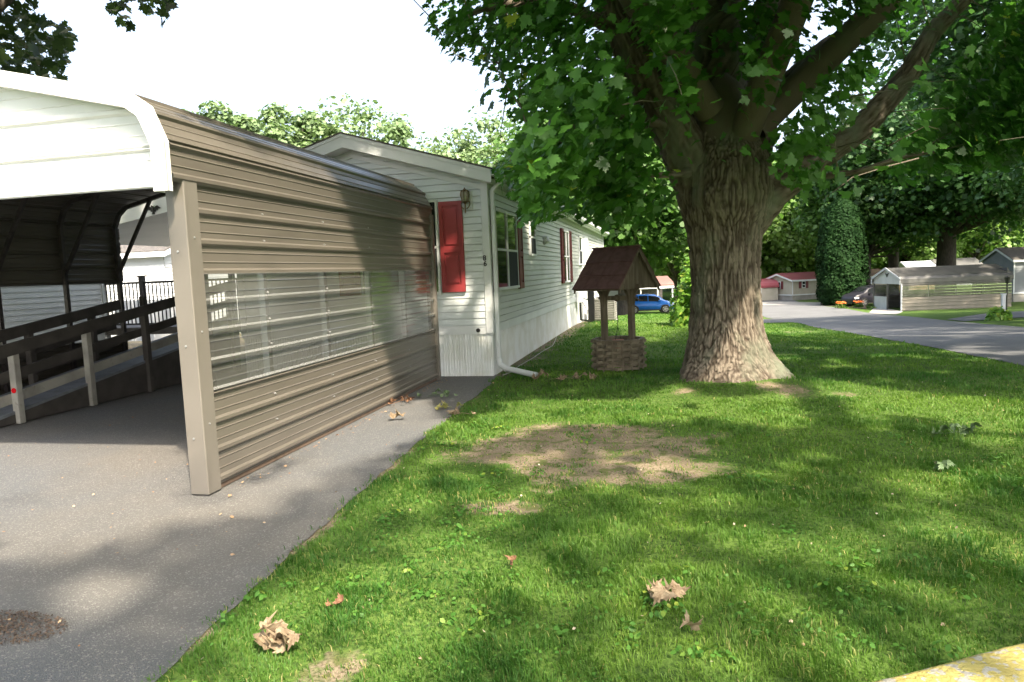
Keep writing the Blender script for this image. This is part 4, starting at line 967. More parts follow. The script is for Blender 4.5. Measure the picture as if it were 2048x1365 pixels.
def make_tree(label, loc, H, R, base, tr, m='bg_leaf', nclump=70, nleaf=130, ls=.34, seed=1, name='tree', cat='tree', group=None, keep=False, lean=0, tmpl=(CARD, CARD_F), extra=None):
    t = thing(name, label, cat, loc, group=group)
    c, P, n, rn, r = crown_pts(H, R, base, int(nclump*1.25), int(nleaf*1.15), seed); ls *= .84
    loc = np.array(loc, float); tb = MB(); h0 = base+(H-base)*.12
    pts = [(0, 0, -.3), (.02, 0, .2), (.03, .02, h0*.5), (.05, .03, h0), (.1, .0, H*.55), (0, 0, H*.85)]
    tb.tube([Vector(p)+Vector(loc) for p in pts], [tr*1.5, tr*1.15, tr, tr*.95, tr*.5, tr*.12], 12)
    for i in range(min(26, nclump)):
        q = c[i]; hz = min(max(h0*.75, q[2]*.42), H*.5); a = np.array([0.04, 0.02, hz+r.uniform(-.3, .3)*0]); mid = (a+q)/2+np.array([0, 0, -.05*H*(1 if i % 2 else -.2)])+r.normal(0, .25, 3)
        w = tr*r.uniform(.28, .5)
        tb.tube([Vector(a+loc), Vector(mid+loc), Vector(q+loc)], [w, w*.62, w*.2], 7)
    tb.build('trunk', 'bark_bg', t, smooth=True)
    if extra is not None:
        e = extra-loc; ci = np.repeat(np.arange(len(e)), 9); P = np.concatenate([P, e[ci]+r.normal(0, .3, (len(ci), 3))]); n = np.concatenate([n, np.tile([0, 0, 1.], (len(ci), 1))]); rn = np.concatenate([rn, r.random(len(ci))*.8])
    if keep:
        cw = c+loc; ok = sun_keep(cw, dap=.22); kk = sun_keep(P+loc, dap=.12); P, n, rn = P[kk], n[kk], rn[kk]
        px, py, zz = proj(P+loc)
        if callable(keep): q = keep(px, py, zz); P, n, rn = P[q], n[q], rn[q]
    N = len(P); V_, c_, i_, r__ = inst(tmpl[0], tmpl[1], P, rand_rot(N, n, .45, r), r.uniform(.7, 1.3, N)*ls, rn)
    raw_mesh('crown', V_, c_, i_, m, r__, parent=t)
    return t
def copy_tree(src, label, loc, s=1., rz=0., group=None, sz=None):
    t = copytree(src); t.location = loc; t.scale = (s, s, sz or s); t.rotation_euler = (0, 0, rz); t['label'] = label
    if group: t['group'] = group
    elif 'group' in t: del t['group']
    return t
def L3(px, py, d): p = at(px, py, d); return (p.x, p.y, Tz(p.x, p.y)-.05)
# left-hand dark tree whose branches hang into the picture
def keep_left(px, py, zz):
    poly = [(-400, -400), (150, -400), (135, -30), (60, -30), (75, 40), (130, 45), (160, 75), (140, 100), (128, 160), (100, 175), (30, 172), (-400, 260)]
    poly2 = [(190, -400), (330, -400), (345, 55), (300, 40), (285, 10), (268, 5), (262, 55), (225, 40), (205, 5), (190, -20)]
    v = (zz > .5) & (px > -60) & (px < 2100) & (py > -60); return ~v | inpoly(px, py, poly) | inpoly(px, py, poly2)
make_tree('dark oak at the left edge whose drooping branches hang over the white carport front', (-12.8, 7.6, 0), 13, 6.8, 3.4, .42, 'oak_leaf', 230, 120, .21, 11, name='oak_tree', keep=keep_left, tmpl=(MAPLE, MAPLE_F))
GS = 'shade trees round the front lawn'
def keep_off(px, py, zz): return ~((zz > .5) & (px > -60) & (px < 2110) & (py > -60) & (py < 1430) & (zz < 9))
make_tree('street tree behind the camera, nearest to the parking kerb', (5.4, -4.2, 0), 12.5, 6.3, 4.2, .38, 'maple_leaf', 90, 70, .22, 12, keep=keep_off, extra=SHADE_FAR[(SHADE_FAR[:, 0] > .5) & (np.random.default_rng(1).random(len(SHADE_FAR)) < .22)])
make_tree('street tree left of the camera beside the near end of the driveway', (-1.5, -5.5, 0), 11.5, 4.6, 4.5, .33, 'maple_leaf', 46, 60, .22, 13, keep=keep_off, extra=np.stack([(_tx := np.random.default_rng(8).uniform(-7, -2.1, 200))+LA*(_th := np.random.default_rng(9).uniform(5.2, 8.5, 200)), np.random.default_rng(10).uniform(.5, 3.5, 200)-LB*_th, _th], -1))
def keep_r(px, py, zz): return ~((zz > .5) & (px < 1880-.0*py)) | (zz < 0)
def keep_r2(px, py, zz):
    b = np.interp(px, [1500, 1700, 1850, 1960, 2100], [0, 160, 380, 470, 500]); return ~((zz > .5) & (py > b) & (px < 2100)) & ~((zz > .5) & (px < 1700))
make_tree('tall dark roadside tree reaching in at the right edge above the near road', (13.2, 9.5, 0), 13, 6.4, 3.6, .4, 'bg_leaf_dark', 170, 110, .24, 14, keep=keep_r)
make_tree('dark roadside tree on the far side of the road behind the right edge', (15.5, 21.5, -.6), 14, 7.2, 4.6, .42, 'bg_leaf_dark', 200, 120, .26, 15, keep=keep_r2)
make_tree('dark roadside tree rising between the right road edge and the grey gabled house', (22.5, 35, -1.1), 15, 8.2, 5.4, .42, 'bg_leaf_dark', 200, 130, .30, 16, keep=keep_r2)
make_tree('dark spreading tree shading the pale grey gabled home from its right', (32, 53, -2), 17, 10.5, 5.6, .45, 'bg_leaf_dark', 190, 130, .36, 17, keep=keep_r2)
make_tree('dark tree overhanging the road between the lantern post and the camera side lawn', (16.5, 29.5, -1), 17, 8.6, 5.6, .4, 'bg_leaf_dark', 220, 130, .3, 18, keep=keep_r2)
big = make_tree('broad dark maple with a forked trunk rising behind the grey carport roof', L3(1890, 620, 67), 20, 12.5, 6.2, .80, 'bg_leaf_dark', 230, 150, .48, 21)
make_tree('slender trunked tree behind the left end of the grey carport roof', L3(1785, 620, 73), 17, 8.5, 6.0, .50, 'bg_leaf_dark', 120, 150, .46, 22)
make_tree('tree with a pale brown trunk between the tall arborvitae and the charcoal car', L3(1733, 610, 68), 13, 6.0, 4.6, .32, 'bg_leaf', 90, 140, .42, 23)
make_tree('maple with a dark forked trunk directly behind the wishing well roof', L3(1251, 628, 50), 15.5, 9.0, 3.6, .50, 'bg_leaf', 170, 150, .42, 24)
make_tree('bushy tree behind the white building beyond the wishing well', L3(1120, 628, 62), 15, 8.0, 2.6, .35, 'bg_leaf', 120, 150, .45, 25)
GB = 'light green treetops above the white mobile home roof'
t0_ = make_tree('rounded light green treetop farthest left above the brown carport roof', L3(440, 640, 57), 18.0, 4.4, 6, .25, 'bg_leaf_light', 60, 150, .42, 31, group=GB)
t1_ = make_tree('airy pale green tree above the ridge of the white mobile home', L3(735, 640, 62), 18.8, 6.4, 6, .28, 'bg_leaf_light', 95, 95, .42, 32, group=GB)
copy_tree(t0_, 'mid green treetop between the leftmost round treetop and the house ridge', L3(515, 640, 63), 1.04, 2., GB)
copy_tree(t0_, 'leafy green treetop left of the white gable peak', L3(612, 640, 60), 1.03, 4., GB)
copy_tree(t1_, 'small pale treetop above the right slope of the white gable', L3(890, 640, 66), .86, 1., GB)
copy_tree(t1_, 'bright treetop touching the front corner of the white roof gutter', L3(1010, 640, 56), .84, 2.6, GB)
GW = 'sunlit green trees behind the burgundy roofed house'
b0 = make_tree('sunlit green tree left of the burgundy roof beside the thick maple trunk', L3(1490, 610, 88), 17, 8, 2., .35, 'bg_leaf_sun', 130, 150, .55, 41, group=GW)
copy_tree(b0, 'sunlit green tree above the burgundy roof ridge', L3(1590, 608, 94), 1.05, 2., GW)
b1 = make_tree('darker green tree between the burgundy roof and the tall arborvitae', L3(1665, 605, 92), 17, 8, 2., .35, 'bg_leaf_sun', 130, 150, .55, 42, group=GW)
copy_tree(b1, 'green tree behind the blue car and pink roof', L3(1350, 618, 84), 1.0, 1.3, GW)
copy_tree(b1, 'green tree filling the gap behind the well posts', L3(1225, 618, 90), .95, 3.3, GW)
copy_tree(b0, 'yellow green tree glimpsed under the grey carport tree limbs', L3(1830, 608, 100), .9, .7, GW)
copy_tree(b1, 'green tree behind the small grey roofs right of the forked maple', L3(1950, 605, 98), 1.1, 5., GW)
GL = 'trees seen through the rear of the brown carport'
c0 = make_tree('green tree behind the grey roof seen under the carport awning', (-29, 40, 0), 10, 5.5, 1.5, .25, 'bg_leaf_light', 80, 130, .40, 51, group=GL)
copy_tree(c0, 'green tree behind the red shed seen past the carport corner post', (-21.5, 38, 0), .9, 2., GL)
# arborvitae
av = thing('arborvitae', 'tall dense dark green arborvitae column standing in a mulch bed at the road bend', 'arborvitae', L3(1682, 612, 62))
lx = np.array(av.location); r = np.random.default_rng(61); N = 26000
zz_ = r.random(N)**.9*9.3; th = r.uniform(0, 6.283, N); prof_ = np.interp(zz_, [0, .4, 1.5, 4, 7.0, 8.4, 9.3], [1.3, 1.8, 1.98, 1.95, 1.75, 1.2, .2])
rad = prof_*r.uniform(.72, 1.02, N)*(.90+.26*vn(np.cos(th)*3, np.sin(th)*3, zz_*1.1))
P = np.stack([np.cos(th)*rad, np.sin(th)*rad, zz_+.1], -1); n = np.stack([np.cos(th), np.sin(th), .1+0*th], -1)
V_, c_, i_, r__ = inst(CARD, CARD_F, P, rand_rot(N, n, .35, r), r.uniform(.13, .24, N), np.clip(vn(np.cos(th)*4, np.sin(th)*4, zz_*2)*.6+r.random(N)*.2, 0, .8))
raw_mesh('crown', V_, c_, i_, 'arb_leaf', r__, parent=av)
MB().tube([(lx[0], lx[1], lx[2]-.1), (lx[0], lx[1], lx[2]+6)], [.16, .05], 8).build('trunk', 'bark_bg', av)
# far woods: one mass
r = np.random.default_rng(71); PP, NN, RR, SS = [], [], [], []
for k in range(74):
    px_ = -300+2750*(k+r.uniform(-.4, .4))/74; d = r.uniform(104, 128); p = at(px_, 600, d)
    c, P, n, rn, _ = crown_pts(r.uniform(11, 15.5), r.uniform(5, 7), 0, 34, 66, 100+k); PP.append(P+np.array([p.x, p.y, -2.6])); NN.append(n); RR.append(rn); SS.append(np.full(len(P), .85))
PP, NN, RR, SS = map(np.concatenate, (PP, NN, RR, SS))
V_, c_, i_, r__ = inst(CARD, CARD_F, PP, rand_rot(len(PP), NN, .4, r), SS*r.uniform(.7, 1.3, len(PP)), RR)
tag(raw_mesh('woodland', V_, c_, i_, 'bg_leaf_sun', r__), 'mass of green woodland closing the view behind the mobile homes', 'woodland', kind='stuff')
# shrubs
def shrub(name, label, loc, R, H, m, N, ls, seed, cat='shrub', tmpl=(OVAL, OVAL_F), shape=.6):
    t = thing(name, label, cat, loc); r = np.random.default_rng(seed)
    d = r.normal(0, 1, (N, 3)); d[:, 2] = np.abs(d[:, 2])*.9; d /= np.linalg.norm(d, axis=1)[:, None]; rad = r.uniform(.35, 1.05, N)**shape*(.75+.5*vn(d[:, 0]*2.5+seed, d[:, 1]*2.5, d[:, 2]*2.5))
    P = d*rad[:, None]*np.array([R, R, H]); V_, c_, i_, r__ = inst(tmpl[0], tmpl[1], P, rand_rot(N, d+np.array([0, 0, .5]), .5, r), r.uniform(.6, 1.3, N)*ls, r.random(N))
    raw_mesh('foliage', V_, c_, i_, m, r__, parent=t); mb = MB(); L_ = Vector(loc)
    for k in range(9):
        a = k*.7; mb.tube([L_+Vector((0, 0, -.05)), L_+Vector((math.cos(a)*R*.3, math.sin(a)*R*.3, H*.4)), L_+Vector((math.cos(a)*R*.6, math.sin(a)*R*.6, H*.75))], [.02*R+.01, .012*R+.006, .004], 5)
    mb.build('stem', 'bark_bg', t); return t
shrub('japanese_maple_shrub', 'bright yellow green feathery shrub just left of the thick maple trunk', L3(1402, 668, 19), .85, 1.95, 'shrub_leaf', 2600, .13, 81, tmpl=(MAPLE, MAPLE_F))
shrub('hosta_plant', 'low bright green plant at the foot of the white lamp post beside the road', L3(1998, 642, 25.5), .42, .5, 'shrub_leaf', 420, .17, 82, 'plant')
shrub('low_shrub', 'grey green low shrub in front of the charcoal car wheel', L3(1746, 619, 56), .55, .38, 'bg_leaf', 260, .14, 83)
for px_, lab in ((1682, 'clump of orange flowers nearest the arborvitae'), (1716, 'clump of orange flowers in front of the charcoal car')):
    l_ = L3(px_+1, 616, 57.5); t = thing('flower_clump', lab, 'flowers', l_, group='orange flower clumps by the road'); r = np.random.default_rng(int(px_))
    P = np.stack([r.normal(0, .17, 90), r.normal(0, .12, 90), r.uniform(.45, .62, 90)], -1)
    V_, c_, i_, r__ = inst(OVAL, OVAL_F, P, rand_rot(90, np.tile([0, -.5, 1.], (90, 1)), .4, r), np.full(90, .10), r.random(90)); raw_mesh('blossom', V_, c_, i_, mat('orange_petal', (.85, .22, .02), (.75, .14, .02), 4, .6), r__, parent=t)
    P = np.stack([r.normal(0, .2, 160), r.normal(0, .15, 160), r.uniform(.03, .42, 160)], -1)
    V_, c_, i_, r__ = inst(OVAL, OVAL_F, P, rand_rot(160, np.tile([1., 0, .3], (160, 1)), .6, r), np.full(160, .14), r.random(160)); raw_mesh('foliage', V_, c_, i_, 'bg_leaf', r__, parent=t)
sp = at(1358, 640, 27); st = thing('tree_stump', 'short grey weathered log and stump below the feathery shrub', 'stump', (sp.x, sp.y, Tz(sp.x, sp.y)))
q = Vector(st.location); MB().tube([q+Vector((-.05, 0, -.1)), q+Vector((-.05, 0, .42))], [.10, .09], 10).build('post', 'wood_dark', st)
MB().tube([q+Vector((.0, .1, .22)), q+Vector((.9, .3, .32))], [.17, .15], 12).build('log', 'bark_bg', st, smooth=True)
# ------------------------------------------------------------------ buildings further off
CAMR = math.atan2(.216, .976)
def far_home(name, label, loc, rotz, L, Wd, base, eave, peak, wall, roof, trim='white_vinyl', win=(), gwin=(), shm=None, skirt_m=None, skz=.55, step=.2, cat='mobile home', group=None):
    """local x along the long wall (y=0 faces us), gable at x=0; z values relative to loc"""
    t = thing(name, label, cat, loc, rotz if rotz else 1e-6, group); OFF[t.name] = Vector((0, 0, 0))
    mb = MB(); z = base+skz
    cs = courses(z, peak, step)
    for a, b in zip(cs, cs[1:]):
        def e(z): return 0 if z < eave else (z-eave)/(peak-eave)*Wd/2
        for x, s in ((0, -1), (L, 1)):
            mb.add([(x+s*.02, e(a), a), (x+s*.02, Wd-e(a), a), (x, Wd-e(b), b), (x, e(b), b)], [(0, 1, 2, 3)])
        if b <= eave+.02:
            for y, s in ((0, -1), (Wd, 1)): mb.add([(0, y+s*.02, a), (L, y+s*.02, a), (L, y, b), (0, y, b)], [(0, 1, 2, 3)])
    mb.build('wall', wall, t)
    MB().box((.03, .03, base-.6), (L-.03, Wd-.03, z)).build('skirting', skirt_m or wall, t)
    mb = MB(); o_ = .22; k = (peak-eave)/(Wd/2)
    for s in (0, 1):
        a = (Wd/2, peak+.05); b = ((-o_ if s == 0 else Wd+o_), eave-k*o_+.05)
        mb.prism([a, b, (b[0], b[1]+.05), (a[0], a[1]+.05)], -o_, L+o_, lambda u, w, q: (q, u, w))
    mb.build('roof', roof, t)
    mb = MB()
    for s in (0, 1):
        a = (Wd/2, peak+.045); b = ((-o_ if s == 0 else Wd+o_), eave-k*o_+.045)
        for x in (-o_-.01, L+o_-.02): mb.prism([a, b, (b[0], b[1]-.17), (a[0], a[1]-.18)], x, x+.03, lambda u, w, q: (q, u, w))
    mb.box((-o_, -o_-.02, eave-k*o_-.12), (L+o_, -o_+.02, eave-k*o_+.06)); mb.box((-.03, -.035, base+skz-.03), (L, -.022, base+skz+.08)).box((-.035, 0, base+skz-.03), (-.022, Wd, base+skz+.08))
    mb.box((-.04, -.04, base+skz), (.07, -.021, eave)); mb.build('trim', trim, t)
    for (x0, x1, z0, z1) in win:
        w = MB().box((x0, -.06, z0), (x1, -.021, z1)).build('window', trim, t)
        MB().box((x0+.07, -.07, z0+.07), (x1-.07, -.061, (z0+z1)/2-.03)).box((x0+.07, -.07, (z0+z1)/2+.03), (x1-.07, -.061, z1-.07)).build('pane', 'glass', w)
        if shm:
            for a in (x0-.36, x1+.04): MB().box((a, -.055, z0-.03), (a+.32, -.021, z1+.03)).build('shutter', shm, t)
    for (y0, y1, z0, z1) in gwin:
        w = MB().box((-.06, y0, z0), (-.021, y1, z1)).build('window', trim, t)
        MB().box((-.07, y0+.07, z0+.07), (-.061, y1-.07, (z0+z1)/2-.03)).box((-.07, y0+.07, (z0+z1)/2+.03), (-.061, y1-.07, z1-.07)).build('pane', 'glass', w)
        if shm:
            for a in (y0-.36, y1+.04): MB().box((-.055, a, z0-.03), (-.021, a+.32, z1+.03)).build('shutter', shm, t)
    return t
p = at(1584.6, 602, 72); zb = p.z
far_home('mobile_home', 'beige mobile home with a burgundy metal roof and burgundy shutters at the far road bend', (p.x, p.y, zb), CAMR+math.radians(18), 13, 4.3, 0, 2.12, 2.72, 'beige_siding', 'red_roof', win=((1.15, 1.6, 1.25, 1.95), (4.3, 4.9, 1.1, 2.0), (8, 8.7, 1.1, 1.9)), gwin=((1.7, 2.55, 1.2, 1.95),), shm='burgundy', skirt_m='concrete')
g = at(1556, 604, 73.5); gg = thing('garage', 'low beige garage with a rounded burgundy roof joined to the burgundy roofed home', 'garage', (g.x, g.y, g.z), CAMR); mb = MB()
for a, b in zip(courses(0, 1.62, .23), courses(0, 1.62, .23)[1:]):
    mb.add([(-5, -.03, a), (0, -.03, a), (0, 0, b), (-5, 0, b)], [(0, 1, 2, 3)]); mb.add([(.03, 0, a), (.03, 3.4, a), (0, 3.4, b), (0, 0, b)], [(0, 1, 2, 3)])
mb.box((-5, .05, -.5), (-.05, 3.3, 1.62)); mb.build('wall', 'beige_siding', gg)
arc = [(-.12, 1.50), (-.12, 1.72), (.12, 2.02), (.5, 2.2), (1.7, 2.42), (2.9, 2.2), (3.3, 2.0), (3.5, 1.7), (3.5, 1.5)]
MB().prism(arc, -5.05, .08, lambda u, w, q: (q, u, w)).build('roof', 'red_roof', gg)
w = MB().box((-2.35, -.08, .75), (-1.75, -.031, 1.5)).build('window', 'white_vinyl', gg)
MB().box((-2.29, -.09, .81), (-2.07, -.081, 1.44)).box((-2.03, -.09, .81), (-1.81, -.081, 1.44)).build('pane', 'glass', w)
p = at(2026, 600, 57)
far_home('mobile_home', 'pale grey gabled home at the right edge behind the grey carport', (p.x, p.y, p.z), CAMR, 13, 3.7, -.5, 3.25, 4.15, 'pale_grey', 'shingle', gwin=((1.3, 1.75, 1.5, 2.3),), shm='black', skirt_m='concrete', skz=1.0, win=((4, 5, 1.5, 2.6),))
p = at(1150, 628, 60); far_home('mobile_home', 'bright white home wall glimpsed between the wishing well posts', (p.x-6, p.y, p.z), CAMR*.3, 9.85, 4, -.3, 2.35, 2.9, 'white_vinyl', 'grey_roof', win=((7.6, 8.4, 1.1, 1.9),))
p = at(1700, 606, 84); far_home('mobile_home', 'tan home with a white roof mostly hidden behind the charcoal car', (p.x, p.y, p.z), CAMR, 11, 4, -.3, 2.7, 3.4, 'tan_siding', 'grey_siding', win=((2.2, 3.2, 1.0, 2.0), (6, 7, 1, 2)), gwin=())
for a, px_, lab, q in ((0, 1821, 'small pale grey roof beyond the middle of the grey carport', 'grey_siding'), (1, 1880, 'grey roofed home beyond the base of the forked maple', 'grey_roof')):
    p = at(px_, 600, 88+a*4); far_home('mobile_home', lab, (p.x, p.y, p.z), CAMR, 3.4+a*2.2, 4, -.3, 3.6+a*.55, 4.65+a*.55, 'grey_siding' if a else 'white_vinyl', q)
# faded red carport behind the blue car
p = at(1215, 621, 67); t = thing('carport', 'open carport with a faded red roof behind the blue car', 'carport', (p.x, p.y, p.z), CAMR)
arc = [(-.1, 2.0), (-.1, 2.22), (.3, 2.45), (2.6, 3.0), (4.9, 2.45), (5.3, 2.2), (5.3, 2.0), (5.2, 2.0), (2.6, 2.85), (0, 2.0)]
MB().prism(arc, -.2, 6.35, lambda u, w, q: (q, u, w)).build('roof', 'pink_roof', t); MB().box((-.2, -.14, 1.88), (6.35, -.10, 2.08)).build('fascia', 'white_vinyl', t)
for x in (0, 1.6, 3.2, 4.8, 6.2):
    for y in (0, 5.0): MB().box((x-.05, y-.05, -.4), (x+.05, y+.05, 2.2)).build('post', 'white_vinyl', t)
MB().box((-.1, 4.9, -.4), (6.3, 4.95, 2.1)).build('rear_panel', 'dark_frame', t)
# grey carport across the road
A_ = at(1803, 623, 52); t = thing('carport', 'grey metal carport with a gabled white front and clear window strip across the road', 'carport', (A_.x, A_.y, A_.z), CAMR); Wc, Lc = 4.0, 8.1
def rib_wall(z0, z1, m, name, y=0, x0=0, x1=Lc, s=-1):
    mb = MB(); z = z0; n = max(2, round((z1-z0)/.23))
    for i in range(n):
        a, b = z0+(z1-z0)*i/n, z0+(z1-z0)*(i+1)/n
        pr = [(a, 0), (a+.05, 0), (a+.07, s*.03), (a+.11, s*.03), (a+.13, 0), (b, 0)]
        for (za, oa), (zc, ob) in zip(pr, pr[1:]): mb.add([(x0, y+oa, za), (x1, y+oa, za), (x1, y+ob, zc), (x0, y+ob, zc)], [(0, 1, 2, 3)])
    return mb.build(name, m, t)
rib_wall(-.25, 1.0, 'far_brown', 'side_panel'); rib_wall(1.0, 1.85, 'clear', 'clear_panel'); rib_wall(1.85, 2.1, 'grey_roof', 'side_panel')
rib_wall(-.25, 1.0, 'grey_roof', 'side_panel', Wc, s=1); rib_wall(1.0, 1.85, 'clear', 'clear_panel', Wc, s=1)
arc = [(-.04, 2.05), (-.04, 2.35), (.12, 2.55), (Wc/2, 3.18), (Wc-.12, 2.55), (Wc+.04, 2.35), (Wc+.04, 2.05), (Wc, 2.05), (Wc-.05, 2.35), (Wc/2, 3.10), (.05, 2.35), (0, 2.05)]
mb = MB(); mb.prism(arc, -.15, Lc+.1, lambda u, w, q: (q, u, w))
for k in range(8):
    f = (k+.5)/8
    for s in (0, 1): 
        y = f*Wc/2 if s == 0 else Wc-f*Wc/2; z = 2.55+(3.18-2.55)*f if f > .06 else 2.5; mb.box((-.15, y-.03, z+.0), (Lc+.1, y+.03, z+.045))
mb.build('roof', 'grey_roof', t)
MB().prism([(0, 1.98), (Wc, 1.98), (Wc, 2.4), (Wc/2, 3.10), (0, 2.4)], -.02, .02, lambda u, w, q: (q, u, w)).build('front_gable', 'grey_siding', t)
mb = MB()
for s in (0, 1):
    y0 = -.08 if s == 0 else Wc+.08; mb.prism([(Wc/2, 3.24), (y0, 2.42), (y0, 2.26), (Wc/2, 3.08)], -.20, -.16, lambda u, w, q: (q, u, w)); mb.prism([(y0-.0, 2.42), (y0+(.13 if s == 0 else -.13), 2.42), (y0+(.13 if s == 0 else -.13), 1.95), (y0, 1.95)], -.20, -.16, lambda u, w, q: (q, u, w))
mb.build('gable_trim', 'grey_siding', t)
mb = MB().prism([(Wc/2-.28, 2.82), (Wc/2-.10, 2.74), (Wc/2+.10, 2.74), (Wc/2+.28, 2.82), (Wc/2+.14, 2.66), (Wc/2, 2.48), (Wc/2-.14, 2.66)], -.06, -.03, lambda u, w, q: (q, u, w)); mb.build('gable_ornament', 'black', t)
for y in (0.04, 1.95, Wc-.04): MB().box((-.05, y-.05, -.25), (.05, y+.05, 2.0)).build('post', 'grey_roof' if y > .1 else 'grey_siding', t)
MB().box((-.01, 2.0, -.2), (.01, Wc-.08, 1.0)).build('front_panel', 'grey_siding', t); MB().box((0, -.05, -.3), (Lc, -.035, -.18)).build('base_rail', 'concrete', t)
for x in (2.0, 4.0, 6.0): MB().box((x-.03, .02, -.2), (x+.03, .08, 2.1)).build('post', 'galv', t)
MB().box((Lc-.3, .1, -.2), (Lc-.2, Wc, 2.9)).build('rear_wall', 'grey_roof', t)
# lamp post and white post
l_ = L3(2013, 618, 45); q = Vector(l_); t = thing('lamp_post', 'black lantern post standing before the right end of the grey carport', 'lamp post', l_)
MB().tube([q, q+Vector((0, 0, 1.72))], .045, 8).build('pole', 'black', t); MB().tube([q+Vector((0, 0, 1.72)), q+Vector((0, 0, 1.8)), q+Vector((0, 0, 2.05)), q+Vector((0, 0, 2.12)), q+Vector((0, 0, 2.2))], [.05, .11, .15, .17, .02], 8).build('lantern', 'black', t)
l_ = L3(2006, 630, 34); q = Vector(l_); t = thing('marker_post', 'weathered white square post rising from the low bright plant by the side driveway', 'post', l_)
MB().box(q+Vector((-.075, -.075, -.1)), q+Vector((.075, .075, 1.0))).build('post', 'white_vinyl', t, bevel=.01); MB().box(q+Vector((-.095, -.095, 1.001)), q+Vector((.095, .095, 1.05))).build('cap', 'white_vinyl', t)
# ------------------------------------------------------------------ seen through the rear of the brown carport
aw = thing('porch_awning', 'white edged porch roof seen past the rear of the brown carport', 'porch roof', (-9, 11.2, 2.8)); sl_ = .155
fz = lambda x: 2.78+(x+9.6)*sl_
mb = MB().prism([(-11.4, fz(-11.4)), (-7.0, fz(-7.0)), (-7.0, fz(-7)+.36), (-11.4, fz(-11.4)+.36)], 11.18, 11.22, lambda u, w, q: (u, q, w)); mb.build('fascia', 'white_vinyl', aw)
MB().prism([(-11.4, fz(-11.4)+.02), (-7.0, fz(-7.0)+.02), (-7.0, fz(-7)+.10), (-11.4, fz(-11.4)+.10)], 11.23, 14.6, lambda u, w, q: (u, q, w)).build('soffit', 'white_vinyl', aw)
MB().prism([(-12.4, 2.62), (-7.0, 2.55), (-7.0, 2.83), (-12.4, 2.85)], 14.0, 14.1, lambda u, w, q: (u, q, w)).build('beam', 'ramp_dark', aw)
eg = thing('eagle_ornament', 'small black spread winged eagle ornament on the white porch roof edge', 'ornament', (-8.95, 11.14, 2.93))
mb = MB().tube([(-8.95, 11.15, 2.90), (-8.95, 11.15, 2.97), (-8.95, 11.14, 3.02), (-8.965, 11.12, 3.045)], [.012, .030, .022, .010], 8)
for s in (-1, 1):
    c = [(0, .045), (s*.05, .085), (s*.09, .105), (s*.13, .075), (s*.165, .055), (s*.13, .045), (s*.10, .05), (s*.085, .02), (s*.06, .035), (s*.045, -.005), (s*.02, .0)]
    mb.prism(c, -.008, .008, lambda u, w, q: (-8.95+u, 11.15+q, 2.94+w))
mb.prism([(-.03, -.04), (.03, -.04), (.015, .01), (-.015, .01)], -.006, .006, lambda u, w, q: (-8.95+u, 11.15+q, 2.93+w)); mb.build('body', 'black', eg)
rl = thing('deck_railing', 'black metal deck railing with a capped post seen past the carport corner', 'railing', (-11, 14.2, .7))
MB().box((-14.2, 14.28, 1.68), (-9.3, 14.33, 1.73)).build('top_rail', 'black', rl); MB().box((-14.2, 14.29, .72), (-9.3, 14.32, .76)).build('bottom_rail', 'black', rl)
for x in (-11.95, -9.6):
    p_ = MB().box((x-.05, 14.25, .0), (x+.05, 14.36, 1.84)).build('post', 'dark_frame', rl); MB().box((x-.075, 14.23, 1.841), (x+.075, 14.38, 1.87)).build('cap', 'dark_frame', p_)
x = -14.1
while x < -9.4:
    MB().box((x-.01, 14.295, .76), (x+.01, 14.315, 1.68)).build('baluster', 'black', rl); x += .105
MB().box((-14.3, 14.2, .50), (-9.2, 15.6, .66)).build('deck_board', 'ramp_dark', rl)
bh = far_home('mobile_home', 'white sided home with a dark grey roof seen through the rear of the brown carport', (-17.4, 22, 0), math.pi*.5+.0001, 9, 7, -.1, 2.85, 4.2, 'white_vinyl', 'shingle', skz=.2, step=.13)
bh.rotation_euler = (0, 0, 0); bh.location = (-26.4, 22, 0)
rs = thing('shed', 'red painted shed glimpsed beside the brown carport corner post', 'shed', (-17.9, 23.5, 0)); mb = MB()
mb.prism([(-18.6, -.05), (-17.6, -.05), (-17.6, 1.9), (-18.1, 2.7), (-18.6, 1.9)], 23.5, 24.6, lambda u, w, q: (u, q, w)); mb.build('wall', 'redshed', rs)
mb = MB(); mb.prism([(-18.7, 1.86), (-18.1, 2.74), (-17.5, 1.86), (-17.5, 1.94), (-18.1, 2.84), (-18.7, 1.94)], 23.35, 24.75, lambda u, w, q: (u, q, w)); mb.build('roof', 'grey_roof', rs)
MB().box((-18.4, 23.46, .0), (-17.8, 23.497, 1.8)).build("door", "white_vinyl", rs)
wf = thing('vinyl_fence', 'white vinyl fence panel behind the black deck railing', 'fence', (-13.5, 17, 0))
for i in range(5):
    x = -15.2+i*.62; MB().box((x+.02, 17, .1), (x+.60, 17.04, 1.25)).build('panel', 'white_vinyl', wf)
nb = thing('mobile_home', 'neighbouring white sided home seen through the window band of the carport left wall', 'mobile home', (-15, 8, 0)); mb = MB()
for a, b in zip(courses(.3, 3.0, .115), courses(.3, 3.0, .115)[1:]):
    mb.add([(-12.985, 1, a), (-12.985, 14.3, a), (-13, 14.3, b), (-13, 1, b)], [(0, 1, 2, 3)]); mb.add([(-13, 1, a), (-13, 14.3, a), (-12.985, 14.3, a), (-12.985, 1, a)], [(0, 1, 2, 3)])
mb.box((-17, 1, 0), (-13.03, 14.3, 3.0)); mb.build('wall', 'white_vinyl', nb)
MB().prism([(-17.2, 2.98), (-15, 3.6), (-12.8, 2.98), (-12.8, 3.1), (-15, 3.72), (-17.2, 3.1)], .8, 14.5, lambda u, w, q: (u, q, w)).build('roof', 'grey_roof', nb)
